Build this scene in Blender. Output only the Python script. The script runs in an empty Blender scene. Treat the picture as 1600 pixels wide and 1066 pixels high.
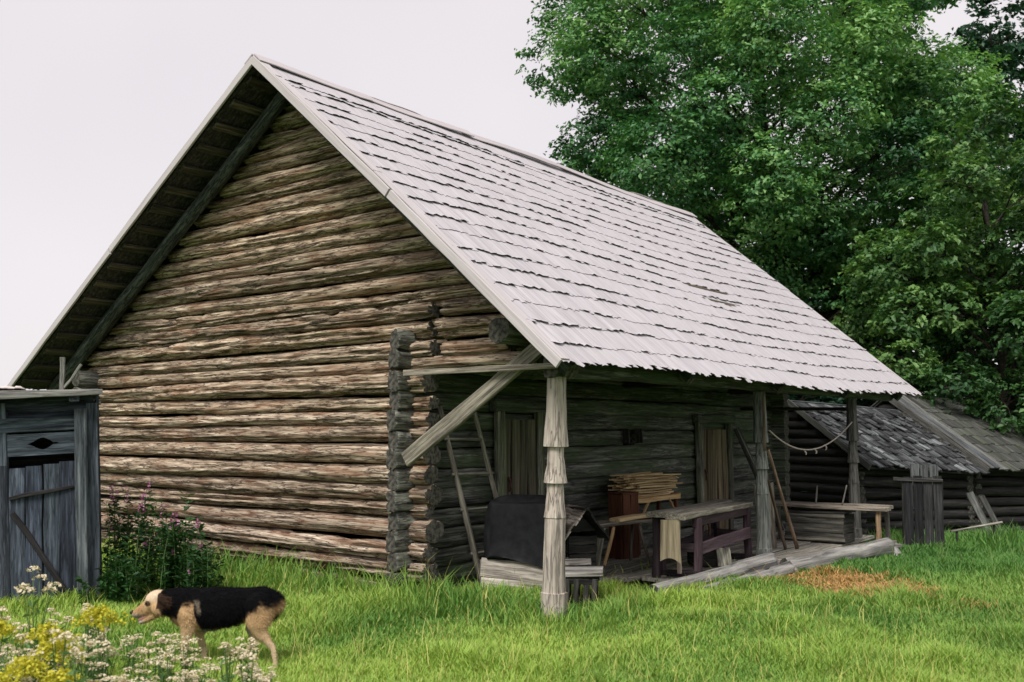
import bpy, math, random
import numpy as np
from mathutils import Vector, Matrix

random.seed(7)
RNG = np.random.default_rng(11)
scene = bpy.context.scene
COL = scene.collection
R = math.radians

# ------------------------------------------------------------------ camera, sky, sun, exposure
YAW, PITCH, EYE = R(37.973), R(5.221), 1.6
cam_data = bpy.data.cameras.new('camera')
cam_data.lens = 34.97
cam_data.sensor_width = 36.0
cam_data.clip_start = 0.1
cam_data.clip_end = 3000
cam_data.dof.use_dof = True
cam_data.dof.focus_distance = 10.5
cam_data.dof.aperture_fstop = 2.6
cam = bpy.data.objects.new('camera', cam_data)
cam.location = (0, 0, EYE)
cam.rotation_euler = (math.pi / 2 + PITCH, 0, YAW)
COL.objects.link(cam)
scene.camera = cam

SUN_TO = Vector((0.20, -0.62, 0.80)).normalized()      # towards the sun, behind thin cloud
sun_el = math.asin(SUN_TO.z)
sun_data = bpy.data.lights.new('sun', 'SUN')
sun_data.energy = 1.5
sun_data.angle = R(24)
sun_data.color = (1.0, 0.95, 0.88)
sun = bpy.data.objects.new('sun', sun_data)
sun.rotation_euler = SUN_TO.to_track_quat('Z', 'Y').to_euler()
COL.objects.link(sun)

world = bpy.data.worlds.new('World')
scene.world = world
world.use_nodes = True
wn, wl = world.node_tree.nodes, world.node_tree.links
wn.clear()
w_out = wn.new('ShaderNodeOutputWorld')
sky = wn.new('ShaderNodeTexSky')
sky.sky_type = 'NISHITA'
sky.sun_disc = False
sky.sun_elevation = sun_el
sky.sun_rotation = math.atan2(SUN_TO.x, SUN_TO.y)
bg_sky = wn.new('ShaderNodeBackground')
bg_sky.inputs['Strength'].default_value = 0.05
wl.new(sky.outputs[0], bg_sky.inputs['Color'])
# an even sheet of cloud in front of that sky
tc = wn.new('ShaderNodeTexCoord')
nz = wn.new('ShaderNodeTexNoise')
nz.inputs['Scale'].default_value = 2.2
nz.inputs['Detail'].default_value = 3
wl.new(tc.outputs['Generated'], nz.inputs['Vector'])
cr = wn.new('ShaderNodeValToRGB')
cr.color_ramp.elements[0].position = 0.25
cr.color_ramp.elements[0].color = (0.77, 0.725, 0.755, 1)
cr.color_ramp.elements[1].position = 0.75
cr.color_ramp.elements[1].color = (0.88, 0.83, 0.845, 1)
wl.new(nz.outputs['Fac'], cr.inputs['Fac'])
bg_cloud = wn.new('ShaderNodeBackground')
bg_cloud.inputs['Strength'].default_value = 0.405
wl.new(cr.outputs['Color'], bg_cloud.inputs['Color'])
mx = wn.new('ShaderNodeMixShader')
mx.inputs[0].default_value = 0.94
wl.new(bg_sky.outputs[0], mx.inputs[1])
wl.new(bg_cloud.outputs[0], mx.inputs[2])
wl.new(mx.outputs[0], w_out.inputs['Surface'])

scene.view_settings.view_transform = 'Standard'
scene.view_settings.look = 'None'
scene.view_settings.exposure = 1.4
scene.view_settings.gamma = 1.0

# ------------------------------------------------------------------ small helpers
FH = Vector((-math.sin(YAW), math.cos(YAW), 0))
RT = Vector((math.cos(YAW), math.sin(YAW), 0))


def W(lat, dep, z=0.0):
    """a place on the plot given as metres to the right of and ahead of where the photographer stands"""
    v = FH * dep + RT * lat
    return Vector((v.x, v.y, z))


def hsh(ix, iy, seed):
    h = np.sin(ix * 127.1 + iy * 311.7 + seed * 74.73) * 43758.5453
    return h - np.floor(h)


def vn(x, y, seed=0):
    x = np.asarray(x, float); y = np.asarray(y, float)
    ix, iy = np.floor(x), np.floor(y)
    fx, fy = x - ix, y - iy
    fx = fx * fx * (3 - 2 * fx); fy = fy * fy * (3 - 2 * fy)
    a, b = hsh(ix, iy, seed), hsh(ix + 1, iy, seed)
    c, d = hsh(ix, iy + 1, seed), hsh(ix + 1, iy + 1, seed)
    return (a * (1 - fx) + b * fx) * (1 - fy) + (c * (1 - fx) + d * fx) * fy


def fbm(x, y, seed=0, o=3):
    s, amp, t = 0, 0.5, 0
    for k in range(o):
        s = s + amp * vn(np.asarray(x) * 2 ** k, np.asarray(y) * 2 ** k, seed + k * 3.1)
        t += amp; amp *= 0.5
    return s / t


def np_mesh(name, V, F, cols=None, smooth=False):
    """V (n,3), F (m,k) -> mesh, quick for large arrays; cols (n,3) point colours"""
    me = bpy.data.meshes.new(name)
    V = np.ascontiguousarray(V, np.float32); F = np.ascontiguousarray(F, np.int32)
    m, k = F.shape
    me.vertices.add(len(V)); me.vertices.foreach_set('co', V.ravel())
    me.loops.add(m * k); me.loops.foreach_set('vertex_index', F.ravel())
    me.polygons.add(m); me.polygons.foreach_set('loop_start', np.arange(0, m * k, k, dtype=np.int32))
    if smooth:
        me.polygons.foreach_set('use_smooth', np.ones(m, bool))
    me.update(calc_edges=True)
    if cols is not None:
        at = me.color_attributes.new('tint', 'FLOAT_COLOR', 'POINT')
        c4 = np.ones((len(V), 4), np.float32); c4[:, :3] = cols
        at.data.foreach_set('color', c4.ravel())
    return me


MWORLD = {}


def tag(o, label=None, cat=None, group=None, kind=None):
    if label: o['label'] = label
    if cat: o['category'] = cat
    if group: o['group'] = group
    if kind: o['kind'] = kind
    return o


def thing(name, label, cat, loc=(0, 0, 0), rz=0.0, group=None, tilt=None):
    o = bpy.data.objects.new(name, None)
    o.empty_display_size = 0.2
    COL.objects.link(o)
    M = Matrix.Translation(Vector(loc)) @ Matrix.Rotation(rz, 4, 'Z')
    if tilt is not None:
        M = M @ tilt
    o.matrix_world = M
    MWORLD[o] = M
    return tag(o, label, cat, group)


def put(name, me, mat, parent=None, M=None, color=None, smooth=False):
    """link mesh as an object; M is its placement in its parent's frame"""
    o = bpy.data.objects.new(name, me)
    COL.objects.link(o)
    M = M or Matrix.Identity(4)
    if parent is not None:
        o.parent = parent
    o.matrix_basis = M
    MWORLD[o] = (MWORLD[parent] @ M) if parent is not None else M
    if mat is not None and len(me.materials) == 0:
        for m in (mat if isinstance(mat, (list, tuple)) else [mat]):
            me.materials.append(m)
    if color is not None:
        o.color = (*color, 1)
    if smooth:
        for p in me.polygons: p.use_smooth = True
    return o


def frame(p, xdir, ydir):
    """matrix with local X along xdir, local Y near ydir, at p"""
    x = Vector(xdir).normalized()
    z = x.cross(Vector(ydir)).normalized()
    y = z.cross(x).normalized()
    M = Matrix.Identity(4)
    for i in range(3):
        M[i][0], M[i][1], M[i][2], M[i][3] = x[i], y[i], z[i], p[i]
    return M


def local(parent, p):
    return MWORLD[parent].inverted() @ Vector(p)


def plank_mesh(L, w, t, seed=0, n=5, warp=0.01, edge=0.006, ragged=0.0, bend=0.0):
    """a sawn board: X length from 0, Y width centred, Z thickness centred, with rubbed edges and a slight warp"""
    rn = random.Random(seed)
    V, F = [], []
    c = min(w, t) * 0.16
    ph, ph2 = rn.uniform(0, 6), rn.uniform(0, 6)
    for i in range(n + 1):
        u = i / n
        x = u * L
        if i == 0: x -= ragged * rn.random()
        if i == n: x += ragged * rn.random()
        ww = w / 2 + rn.uniform(-edge, edge)
        w2 = w / 2 + rn.uniform(-edge, edge)
        dy = warp * 0.5 * math.sin(ph + u * 3.1)
        dz = warp * math.sin(ph2 + u * 4.0) + bend * 4 * u * (1 - u)
        h = t / 2
        for (y, z) in ((-ww, -h + c), (-ww + c, -h), (w2 - c, -h), (w2, -h + c), (w2, h - c), (w2 - c, h), (-ww + c, h), (-ww, h - c)):
            V.append((x, y + dy, z + dz))
    for i in range(n):
        for k in range(8):
            a, b = i * 8 + k, i * 8 + (k + 1) % 8
            F.append((a, b, b + 8, a + 8))
    F.append(tuple(range(7, -1, -1)))
    F.append(tuple(range(n * 8, n * 8 + 8)))
    me = bpy.data.meshes.new('plank')
    me.from_pydata(V, [], F)
    return me


def plank(name, parent, p0, p1, w, t, mat, face=(0, 0, 1), seed=None, color=None, n=5, warp=0.008, edge=0.004, ragged=0.0, bend=0.0):
    """board from p0 to p1 in the parent's frame; face = the way its broad side looks"""
    p0, p1 = Vector(p0), Vector(p1)
    d = p1 - p0
    if seed is None: seed = random.randrange(1 << 30)
    me = plank_mesh(d.length, w, t, seed, n, warp, edge, ragged, bend)
    y = Vector(face).cross(d)
    return put(name, me, mat, parent, frame(p0, d, y), color)


def log_mesh(L, r0, r1=None, ns=12, nr=12, rough=0.3, seed=1, squash=1.0, wander=0.012, notches=(), square=0.0):
    """a log along +X. local -Y is its front, Z up. split and weathered surface; slot 0 flank, slot 1 end grain"""
    r1 = r0 if r1 is None else r1
    u = np.linspace(0, 1, ns + 1)
    th = np.linspace(-math.pi, math.pi, nr, endpoint=False)
    X, T = np.meshgrid(u * L, th, indexing='ij')
    U = X / L
    rad = r0 + (r1 - r0) * U
    rad = rad * (1 + 0.10 * (vn(X * 0.9, T * 0 + 3, seed) - 0.5))
    if square:
        sq = 1 / np.maximum(np.abs(np.cos(T)), np.abs(np.sin(T)))
        rad = rad * (1 + square * (np.minimum(sq, 1.25) - 1))
    n1 = fbm(X * 0.9 + 7 * seed, T * 2.1, seed + 5, 3)
    crack = np.clip(1 - np.abs(n1 - 0.5) * 11, 0, 1) ** 1.3
    n2 = vn(X * 0.9 - 3 * seed, T * 3.2, seed + 9)
    slab = np.clip((n2 - 0.55) * 8, 0, 1)
    n3 = fbm(X * 4.0, T * 9, seed + 17, 3)
    rad = rad - rough * (0.032 * crack + 0.024 * slab) + rough * 0.016 * (n3 - 0.5)
    for (xa, xb) in notches:
        rad = np.where((X > xa) & (X < xb) & (T > -1.0) & (T < 0.45), rad * -0.85, rad)
    cyc = wander * (vn(X[:, :1] * 0.5, X[:, :1] * 0 + 1, seed + 31) - 0.5) * 2
    czc = wander * (vn(X[:, :1] * 0.6, X[:, :1] * 0 + 2, seed + 37) - 0.5) * 2
    Y = -np.cos(T) * rad * squash + cyc
    Z = np.sin(T) * rad + czc
    V = np.stack([X, Y, Z], -1).reshape(-1, 3)
    F = []
    idx = np.arange((ns + 1) * nr).reshape(ns + 1, nr)
    a = idx[:-1, :]; b = idx[1:, :]
    a2 = np.roll(a, -1, 1); b2 = np.roll(b, -1, 1)
    quads = np.stack([a, b, b2, a2], -1).reshape(-1, 4)
    F = quads.tolist()
    nq = len(F)
    c0, c1 = len(V), len(V) + 1
    V = np.vstack([V, [[-0.004, cyc[0, 0], czc[0, 0]], [L + 0.004, cyc[-1, 0], czc[-1, 0]]]])
    for k in range(nr):
        k2 = (k + 1) % nr
        F.append((c0, int(idx[0, k]), int(idx[0, k2])))
        F.append((c1, int(idx[-1, k2]), int(idx[-1, k])))
    me = bpy.data.meshes.new('log')
    me.from_pydata(V.tolist(), [], F)
    sm = np.ones(len(F), bool); sm[nq:] = False
    mi = np.zeros(len(F), np.int32); mi[nq:] = 1
    me.polygons.foreach_set('use_smooth', sm)
    me.polygons.foreach_set('material_index', mi)
    return me


def log(name, parent, p0, p1, r0, r1=None, mat=None, front=(0, -1, 0), color=None, **kw):
    p0, p1 = Vector(p0), Vector(p1)
    d = p1 - p0
    me = log_mesh(d.length, r0, r1, **kw)
    return put(name, me, mat, parent, frame(p0, d, -Vector(front)), color)


def tube(points, radii, nr=6):
    """tube through points; returns V, F arrays (quads)"""
    P = [Vector(p) for p in points]
    V, F = [], []
    n = len(P)
    prev = None
    for i, p in enumerate(P):
        t = (P[min(i + 1, n - 1)] - P[max(i - 1, 0)])
        t = t.normalized() if t.length > 1e-9 else Vector((0, 0, 1))
        ref = prev if prev is not None else (Vector((1, 0, 0)) if abs(t.x) < 0.8 else Vector((0, 1, 0)))
        u = (ref - t * ref.dot(t)).normalized()
        v = t.cross(u)
        prev = u
        for k in range(nr):
            an = 2 * math.pi * k / nr
            V.append(tuple(p + (u * math.cos(an) + v * math.sin(an)) * radii[i]))
    for i in range(n - 1):
        for k in range(nr):
            a, b = i * nr + k, i * nr + (k + 1) % nr
            F.append((a, b, b + nr, a + nr))
    return V, F


class MB:
    """collects pieces of ONE part"""
    def __init__(s): s.V, s.F = [], []
    def add(s, V, F):
        o = len(s.V)
        s.V += [tuple(v) for v in V]
        s.F += [tuple(i + o for i in f) for f in F]
        return s
    def tube(s, pts, radii, nr=6): return s.add(*tube(pts, radii, nr))
    def mesh(s, name='part', smooth=False):
        me = bpy.data.meshes.new(name)
        me.from_pydata(s.V, [], s.F)
        if smooth:
            for p in me.polygons: p.use_smooth = True
        return me


# ------------------------------------------------------------------ materials
MAT = {}


def nodes_of(name):
    m = bpy.data.materials.new(name)
    m.use_nodes = True
    nt = m.node_tree
    b = nt.nodes['Principled BSDF']
    b.inputs['Specular IOR Level'].default_value = 0.25
    MAT[name] = m
    return m, nt, nt.nodes, nt.links, b


def ramp(N, stops):
    r = N.new('ShaderNodeValToRGB')
    e = r.color_ramp.elements
    e[0].position, e[0].color = stops[0][0], (*stops[0][1], 1)
    e[1].position, e[1].color = stops[-1][0], (*stops[-1][1], 1)
    for p, c in stops[1:-1]:
        k = e.new(p); k.color = (*c, 1)
    return r


def wood(name, lo, mid, hi, grain=(0.9, 26, 26), stain=None, stain_amt=0.5, bump=0.5, dist=0.01, rough=0.85, vary=0.25, moss=None, moss_amt=0.0, checks=0.0, stops=(0.34, 0.52, 0.68)):
    """grain runs along the object's local X; every board gets its own offset and shade"""
    m, nt, N, Lk, b = nodes_of(name)
    tc = N.new('ShaderNodeTexCoord'); oi = N.new('ShaderNodeObjectInfo')
    mul = N.new('ShaderNodeMath'); mul.operation = 'MULTIPLY'; mul.inputs[1].default_value = 57.3
    Lk.new(oi.outputs['Random'], mul.inputs[0])
    cmb = N.new('ShaderNodeCombineXYZ')
    for k in range(3): Lk.new(mul.outputs[0], cmb.inputs[k])
    add = N.new('ShaderNodeVectorMath'); add.operation = 'ADD'
    Lk.new(tc.outputs['Object'], add.inputs[0]); Lk.new(cmb.outputs[0], add.inputs[1])
    mp = N.new('ShaderNodeMapping'); mp.inputs['Scale'].default_value = grain
    Lk.new(add.outputs[0], mp.inputs['Vector'])
    n1 = N.new('ShaderNodeTexNoise'); n1.inputs['Scale'].default_value = 1.0; n1.inputs['Detail'].default_value = 7; n1.inputs['Roughness'].default_value = 0.68
    Lk.new(mp.outputs[0], n1.inputs['Vector'])
    r = ramp(N, [(stops[0], lo), (stops[1], mid), (stops[2], hi)])
    Lk.new(n1.outputs['Fac'], r.inputs['Fac'])
    col = r.outputs['Color']
    def overlay(colr, amt, scale, p0, p1, src):
        n = N.new('ShaderNodeTexNoise'); n.inputs['Scale'].default_value = 1.0; n.inputs['Detail'].default_value = 5
        mpp = N.new('ShaderNodeMapping'); mpp.inputs['Scale'].default_value = scale
        Lk.new(add.outputs[0], mpp.inputs['Vector']); Lk.new(mpp.outputs[0], n.inputs['Vector'])
        rr = ramp(N, [(p0, (0, 0, 0)), (p1, (amt, amt, amt))])
        Lk.new(n.outputs['Fac'], rr.inputs['Fac'])
        mix = N.new('ShaderNodeMix'); mix.data_type = 'RGBA'
        Lk.new(rr.outputs['Color'], mix.inputs[0]); Lk.new(src, mix.inputs[6]); mix.inputs[7].default_value = (*colr, 1)
        return mix.outputs[2]
    if checks:
        mc = N.new('ShaderNodeMapping'); mc.inputs['Scale'].default_value = (grain[0] * 0.9, grain[1] * 0.75, grain[2] * 0.75)
        Lk.new(add.outputs[0], mc.inputs['Vector'])
        nc = N.new('ShaderNodeTexNoise'); nc.inputs['Scale'].default_value = 1.0; nc.inputs['Detail'].default_value = 4; nc.inputs['Roughness'].default_value = 0.6
        Lk.new(mc.outputs[0], nc.inputs['Vector'])
        rc = ramp(N, [(0.455, (0, 0, 0)), (0.49, (checks, checks, checks)), (0.51, (checks, checks, checks)), (0.545, (0, 0, 0))])
        Lk.new(nc.outputs['Fac'], rc.inputs['Fac'])
        mixc = N.new('ShaderNodeMix'); mixc.data_type = 'RGBA'
        Lk.new(rc.outputs['Color'], mixc.inputs[0]); Lk.new(col, mixc.inputs[6]); mixc.inputs[7].default_value = (lo[0] * 0.7, lo[1] * 0.7, lo[2] * 0.7, 1)
        col = mixc.outputs[2]
    if stain: col = overlay(stain, stain_amt, (1.6, 9, 9), 0.5, 0.66, col)
    if moss: col = overlay(moss, moss_amt, (1.2, 3, 3), 0.42, 0.62, col)
    tint = N.new('ShaderNodeMix'); tint.data_type = 'RGBA'; tint.blend_type = 'MULTIPLY'; tint.inputs[0].default_value = 1.0
    Lk.new(col, tint.inputs[6]); Lk.new(oi.outputs['Color'], tint.inputs[7])
    hsv = N.new('ShaderNodeHueSaturation')
    mr = N.new('ShaderNodeMapRange'); mr.inputs[3].default_value = 1 - vary; mr.inputs[4].default_value = 1 + vary
    Lk.new(oi.outputs['Random'], mr.inputs[0]); Lk.new(mr.outputs[0], hsv.inputs['Value'])
    Lk.new(tint.outputs[2], hsv.inputs['Color'])
    Lk.new(hsv.outputs[0], b.inputs['Base Color'])
    b.inputs['Roughness'].default_value = rough
    bp = N.new('ShaderNodeBump'); bp.inputs['Strength'].default_value = bump; bp.inputs['Distance'].default_value = dist
    Lk.new(n1.outputs['Fac'], bp.inputs['Height']); Lk.new(bp.outputs[0], b.inputs['Normal'])
    return m


def tinted(name, rough=0.8, translucent=0.0, mul=1.0, noise=0.0, spec=0.25):
    """colour from the mesh's own 'tint' attribute (each leaf, blade or hair has its colour)"""
    m, nt, N, Lk, b = nodes_of(name)
    at = N.new('ShaderNodeAttribute'); at.attribute_name = 'tint'
    b.inputs['Roughness'].default_value = rough
    b.inputs['Specular IOR Level'].default_value = spec
    Lk.new(at.outputs['Color'], b.inputs['Base Color'])
    if translucent:
        tr = N.new('ShaderNodeBsdfTranslucent')
        g = N.new('ShaderNodeMix'); g.data_type = 'RGBA'; g.blend_type = 'MULTIPLY'; g.inputs[0].default_value = 1
        g.inputs[7].default_value = (1.15, 1.25, 0.6, 1)
        Lk.new(at.outputs['Color'], g.inputs[6]); Lk.new(g.outputs[2], tr.inputs['Color'])
        ms = N.new('ShaderNodeMixShader'); ms.inputs[0].default_value = translucent
        Lk.new(b.outputs[0], ms.inputs[1]); Lk.new(tr.outputs[0], ms.inputs[2])
        Lk.new(ms.outputs[0], N['Material Output'].inputs['Surface'])
    return m


def plain(name, c1, c2, scale=12, rough=0.8, bump=0.2, metallic=0):
    m, nt, N, Lk, b = nodes_of(name)
    tc = N.new('ShaderNodeTexCoord')
    n = N.new('ShaderNodeTexNoise'); n.inputs['Scale'].default_value = scale; n.inputs['Detail'].default_value = 6
    Lk.new(tc.outputs['Object'], n.inputs['Vector'])
    r = ramp(N, [(0.35, c1), (0.65, c2)])
    Lk.new(n.outputs['Fac'], r.inputs['Fac']); Lk.new(r.outputs[0], b.inputs['Base Color'])
    b.inputs['Roughness'].default_value = rough; b.inputs['Metallic'].default_value = metallic
    bp = N.new('ShaderNodeBump'); bp.inputs['Strength'].default_value = bump; bp.inputs['Distance'].default_value = 0.01
    Lk.new(n.outputs['Fac'], bp.inputs['Height']); Lk.new(bp.outputs[0], b.inputs['Normal'])
    return m


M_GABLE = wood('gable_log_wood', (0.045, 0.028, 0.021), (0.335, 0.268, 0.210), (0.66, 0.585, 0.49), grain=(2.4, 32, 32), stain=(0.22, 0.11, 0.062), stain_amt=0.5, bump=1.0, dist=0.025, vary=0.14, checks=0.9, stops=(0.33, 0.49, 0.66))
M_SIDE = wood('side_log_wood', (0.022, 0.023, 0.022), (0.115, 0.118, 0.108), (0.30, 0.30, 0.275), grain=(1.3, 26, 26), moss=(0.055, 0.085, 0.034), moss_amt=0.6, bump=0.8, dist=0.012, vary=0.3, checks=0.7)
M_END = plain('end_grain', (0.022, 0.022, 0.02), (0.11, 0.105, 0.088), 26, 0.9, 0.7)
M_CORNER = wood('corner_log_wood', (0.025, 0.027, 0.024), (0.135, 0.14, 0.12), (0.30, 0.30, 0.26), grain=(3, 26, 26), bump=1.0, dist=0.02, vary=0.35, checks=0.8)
M_GREY = wood('grey_board', (0.07, 0.065, 0.06), (0.27, 0.255, 0.23), (0.42, 0.40, 0.36), grain=(1.6, 36, 36), bump=0.5, dist=0.008, vary=0.14, checks=0.5)
M_BLUE = wood('blue_grey_board', (0.012, 0.015, 0.020), (0.054, 0.067, 0.083), (0.130, 0.150, 0.178), grain=(1.6, 26, 26), bump=0.7, dist=0.01, vary=0.25, checks=0.6)
M_DARK = wood('dark_board', (0.009, 0.009, 0.009), (0.033, 0.032, 0.030), (0.080, 0.076, 0.068), grain=(1.4, 28, 28), bump=0.5, dist=0.008, vary=0.3, checks=0.5)
M_SHINGLE = wood('roof_shingle_wood', (0.35, 0.33, 0.352), (0.452, 0.43, 0.458), (0.492, 0.468, 0.497), grain=(2.0, 30, 30), bump=0.25, dist=0.004, vary=0.07, stain=(0.36, 0.34, 0.345), stain_amt=0.35)
M_BUTT = plain('shingle_butt', (0.025, 0.022, 0.022), (0.14, 0.13, 0.135), 9, 0.9, 0.3)
M_VERGE = wood('verge_board_wood', (0.37, 0.345, 0.35), (0.46, 0.43, 0.44), (0.50, 0.47, 0.48), grain=(1.2, 34, 34), bump=0.2, dist=0.004, vary=0.04)
M_PALE = wood('fresh_lath', (0.30, 0.19, 0.09), (0.58, 0.43, 0.23), (0.74, 0.59, 0.36), grain=(1.5, 40, 40), bump=0.3, dist=0.005, vary=0.25)
M_RED = wood('red_brown_board', (0.04, 0.014, 0.008), (0.09, 0.034, 0.017), (0.145, 0.06, 0.028), grain=(1.2, 30, 30), bump=0.3, vary=0.15)
M_PURPLE = wood('purple_painted_wood', (0.026, 0.019, 0.022), (0.062, 0.044, 0.052), (0.115, 0.088, 0.098), grain=(1.2, 26, 26), bump=0.4, vary=0.15, checks=0.4)
M_OLDSH = wood('old_shingle_wood', (0.02, 0.022, 0.024), (0.072, 0.077, 0.082), (0.18, 0.187, 0.195), grain=(2.0, 30, 30), bump=0.6, dist=0.01, vary=0.5)  # darkened beyond the wood's own tone to carry the tree shade over the shed
M_MOSSY = wood('mossy_shingle_wood', (0.025, 0.026, 0.026), (0.07, 0.072, 0.070), (0.14, 0.14, 0.135), grain=(2.0, 26, 26), moss=(0.045, 0.055, 0.026), moss_amt=0.5, bump=0.7, dist=0.01, vary=0.35)
M_BARK = plain('bark', (0.012, 0.010, 0.008), (0.05, 0.042, 0.034), 9, 0.95, 0.8)
M_TARP = plain('black_cover', (0.004, 0.0045, 0.006), (0.011, 0.012, 0.015), 14, 0.7, 0.35)
M_SHEET = plain('pale_sheet', (0.45, 0.40, 0.38), (0.66, 0.60, 0.58), 9, 0.7, 0.3)
M_IRON = plain('rusty_iron', (0.03, 0.015, 0.01), (0.09, 0.045, 0.03), 20, 0.7, 0.4)
M_ROPE = plain('rope', (0.35, 0.30, 0.27), (0.5, 0.44, 0.40), 40, 0.9, 0.3)
M_STONE = plain('stone', (0.13, 0.13, 0.125), (0.33, 0.32, 0.30), 8, 0.95, 0.7)
M_LEAF = tinted('leaf', 0.5, 0.28, spec=0.4)
M_GRASS = tinted('grass_blade', 0.6, 0.30)
M_PETAL = tinted('petal', 0.7, 0.25)
M_FUR = tinted('dog_fur', 0.9, 0.0, spec=0.06)


def ground_mat():
    m, nt, N, Lk, b = nodes_of('meadow_soil')
    tc = N.new('ShaderNodeTexCoord')
    n = N.new('ShaderNodeTexNoise'); n.inputs['Scale'].default_value = 1.3; n.inputs['Detail'].default_value = 8
    n2 = N.new('ShaderNodeTexNoise'); n2.inputs['Scale'].default_value = 30; n2.inputs['Detail'].default_value = 4
    Lk.new(tc.outputs['Object'], n.inputs['Vector']); Lk.new(tc.outputs['Object'], n2.inputs['Vector'])
    r = ramp(N, [(0.35, (0.065, 0.14, 0.022)), (0.6, (0.10, 0.19, 0.034)), (0.75, (0.14, 0.18, 0.045))])
    Lk.new(n.outputs['Fac'], r.inputs['Fac'])
    mix = N.new('ShaderNodeMix'); mix.data_type = 'RGBA'; mix.blend_type = 'MULTIPLY'; mix.inputs[0].default_value = 0.6
    r2 = ramp(N, [(0.3, (0.45, 0.45, 0.45)), (0.7, (1.2, 1.2, 1.2))])
    Lk.new(n2.outputs['Fac'], r2.inputs['Fac']); Lk.new(r.outputs[0], mix.inputs[6]); Lk.new(r2.outputs[0], mix.inputs[7])
    Lk.new(mix.outputs[2], b.inputs['Base Color']); b.inputs['Roughness'].default_value = 0.95
    bp = N.new('ShaderNodeBump'); bp.inputs['Strength'].default_value = 0.8; bp.inputs['Distance'].default_value = 0.04
    Lk.new(n2.outputs['Fac'], bp.inputs['Height']); Lk.new(bp.outputs[0], b.inputs['Normal'])
    return m


M_GROUND = ground_mat()

# ------------------------------------------------------------------ ground
def ss(a, b, x):
    t = np.clip((np.asarray(x, float) - a) / (b - a), 0, 1)
    return t * t * (3 - 2 * t)


def ground_z(x, y):
    x = np.asarray(x, float); y = np.asarray(y, float)
    drop = -0.30 * ss(13.6, 17.5, y + 0.25 * (x + 4.5))
    left = -0.06 * ss(-9.0, -12.0, x)
    bumps = 0.05 * (fbm(x * 0.5, y * 0.5, 3, 2) - 0.5)
    dist = np.hypot(x + 8, y - 10)
    return drop + left + bumps * ss(3, 0, np.abs(dist - 0) - 30)


def build_ground():
    gx = np.concatenate([np.linspace(-2500, -45, 14)[:-1], np.linspace(-45, 35, 161), np.linspace(35, 2500, 14)[1:]])
    gy = np.concatenate([np.linspace(-2500, -20, 14)[:-1], np.linspace(-20, 60, 161), np.linspace(60, 2500, 14)[1:]])
    X, Y = np.meshgrid(gx, gy, indexing='ij')
    V = np.stack([X, Y, ground_z(X, Y)], -1).reshape(-1, 3)
    nx, ny = len(gx), len(gy)
    i = np.arange(nx * ny).reshape(nx, ny)
    F = np.stack([i[:-1, :-1], i[1:, :-1], i[1:, 1:], i[:-1, 1:]], -1).reshape(-1, 4)
    o = put('ground', np_mesh('ground', V, F, smooth=True), M_GROUND)
    tag(o, 'green meadow ground around the old log barn', 'ground', kind='structure')


build_ground()

# ------------------------------------------------------------------ the log barn
XR, ZR = -8.61, 5.65                     # ridge
XE_R, ZE_R, XE_L, ZE_L = -4.58, 2.18, -13.85, 2.19
Y0, Y1 = 6.5, 16.3                       # front and far verge
TAN_R = (ZR - ZE_R) / (XE_R - XR); TAN_L = (ZR - ZE_L) / (XR - XE_L)
LEN_R = math.hypot(XE_R - XR, ZR - ZE_R); LEN_L = math.hypot(XR - XE_L, ZR - ZE_L)
PITCH_LOG = 0.195
BASE = Vector((-9.7, 11.5, 0))
barn = thing('log_barn', 'old log barn with pale shingle roof and open side porch', 'barn', BASE)


def B(x, y, z): return Vector((x, y, z)) - BASE


def roof_under(x):
    return (ZR - TAN_R * (x - XR) if x > XR else ZR - TAN_L * (XR - x)) - 0.19


def shade_for(i, n, seed):
    rn = random.Random(seed * 13 + i)
    t = i / n
    g = rn.uniform(0.78, 1.18)
    # lower logs have gone grey, the upper ones stay yellowish
    warm = 0.55 + 0.45 * min(1, t * 1.6) + rn.uniform(-0.12, 0.12)
    lo = Vector((0.90, 0.90, 0.95)); hi = Vector((1.04, 0.99, 0.88))
    c = lo.lerp(hi, max(0, min(1, warm)))
    return (c.x * g, c.y * g, c.z * g)


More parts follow.
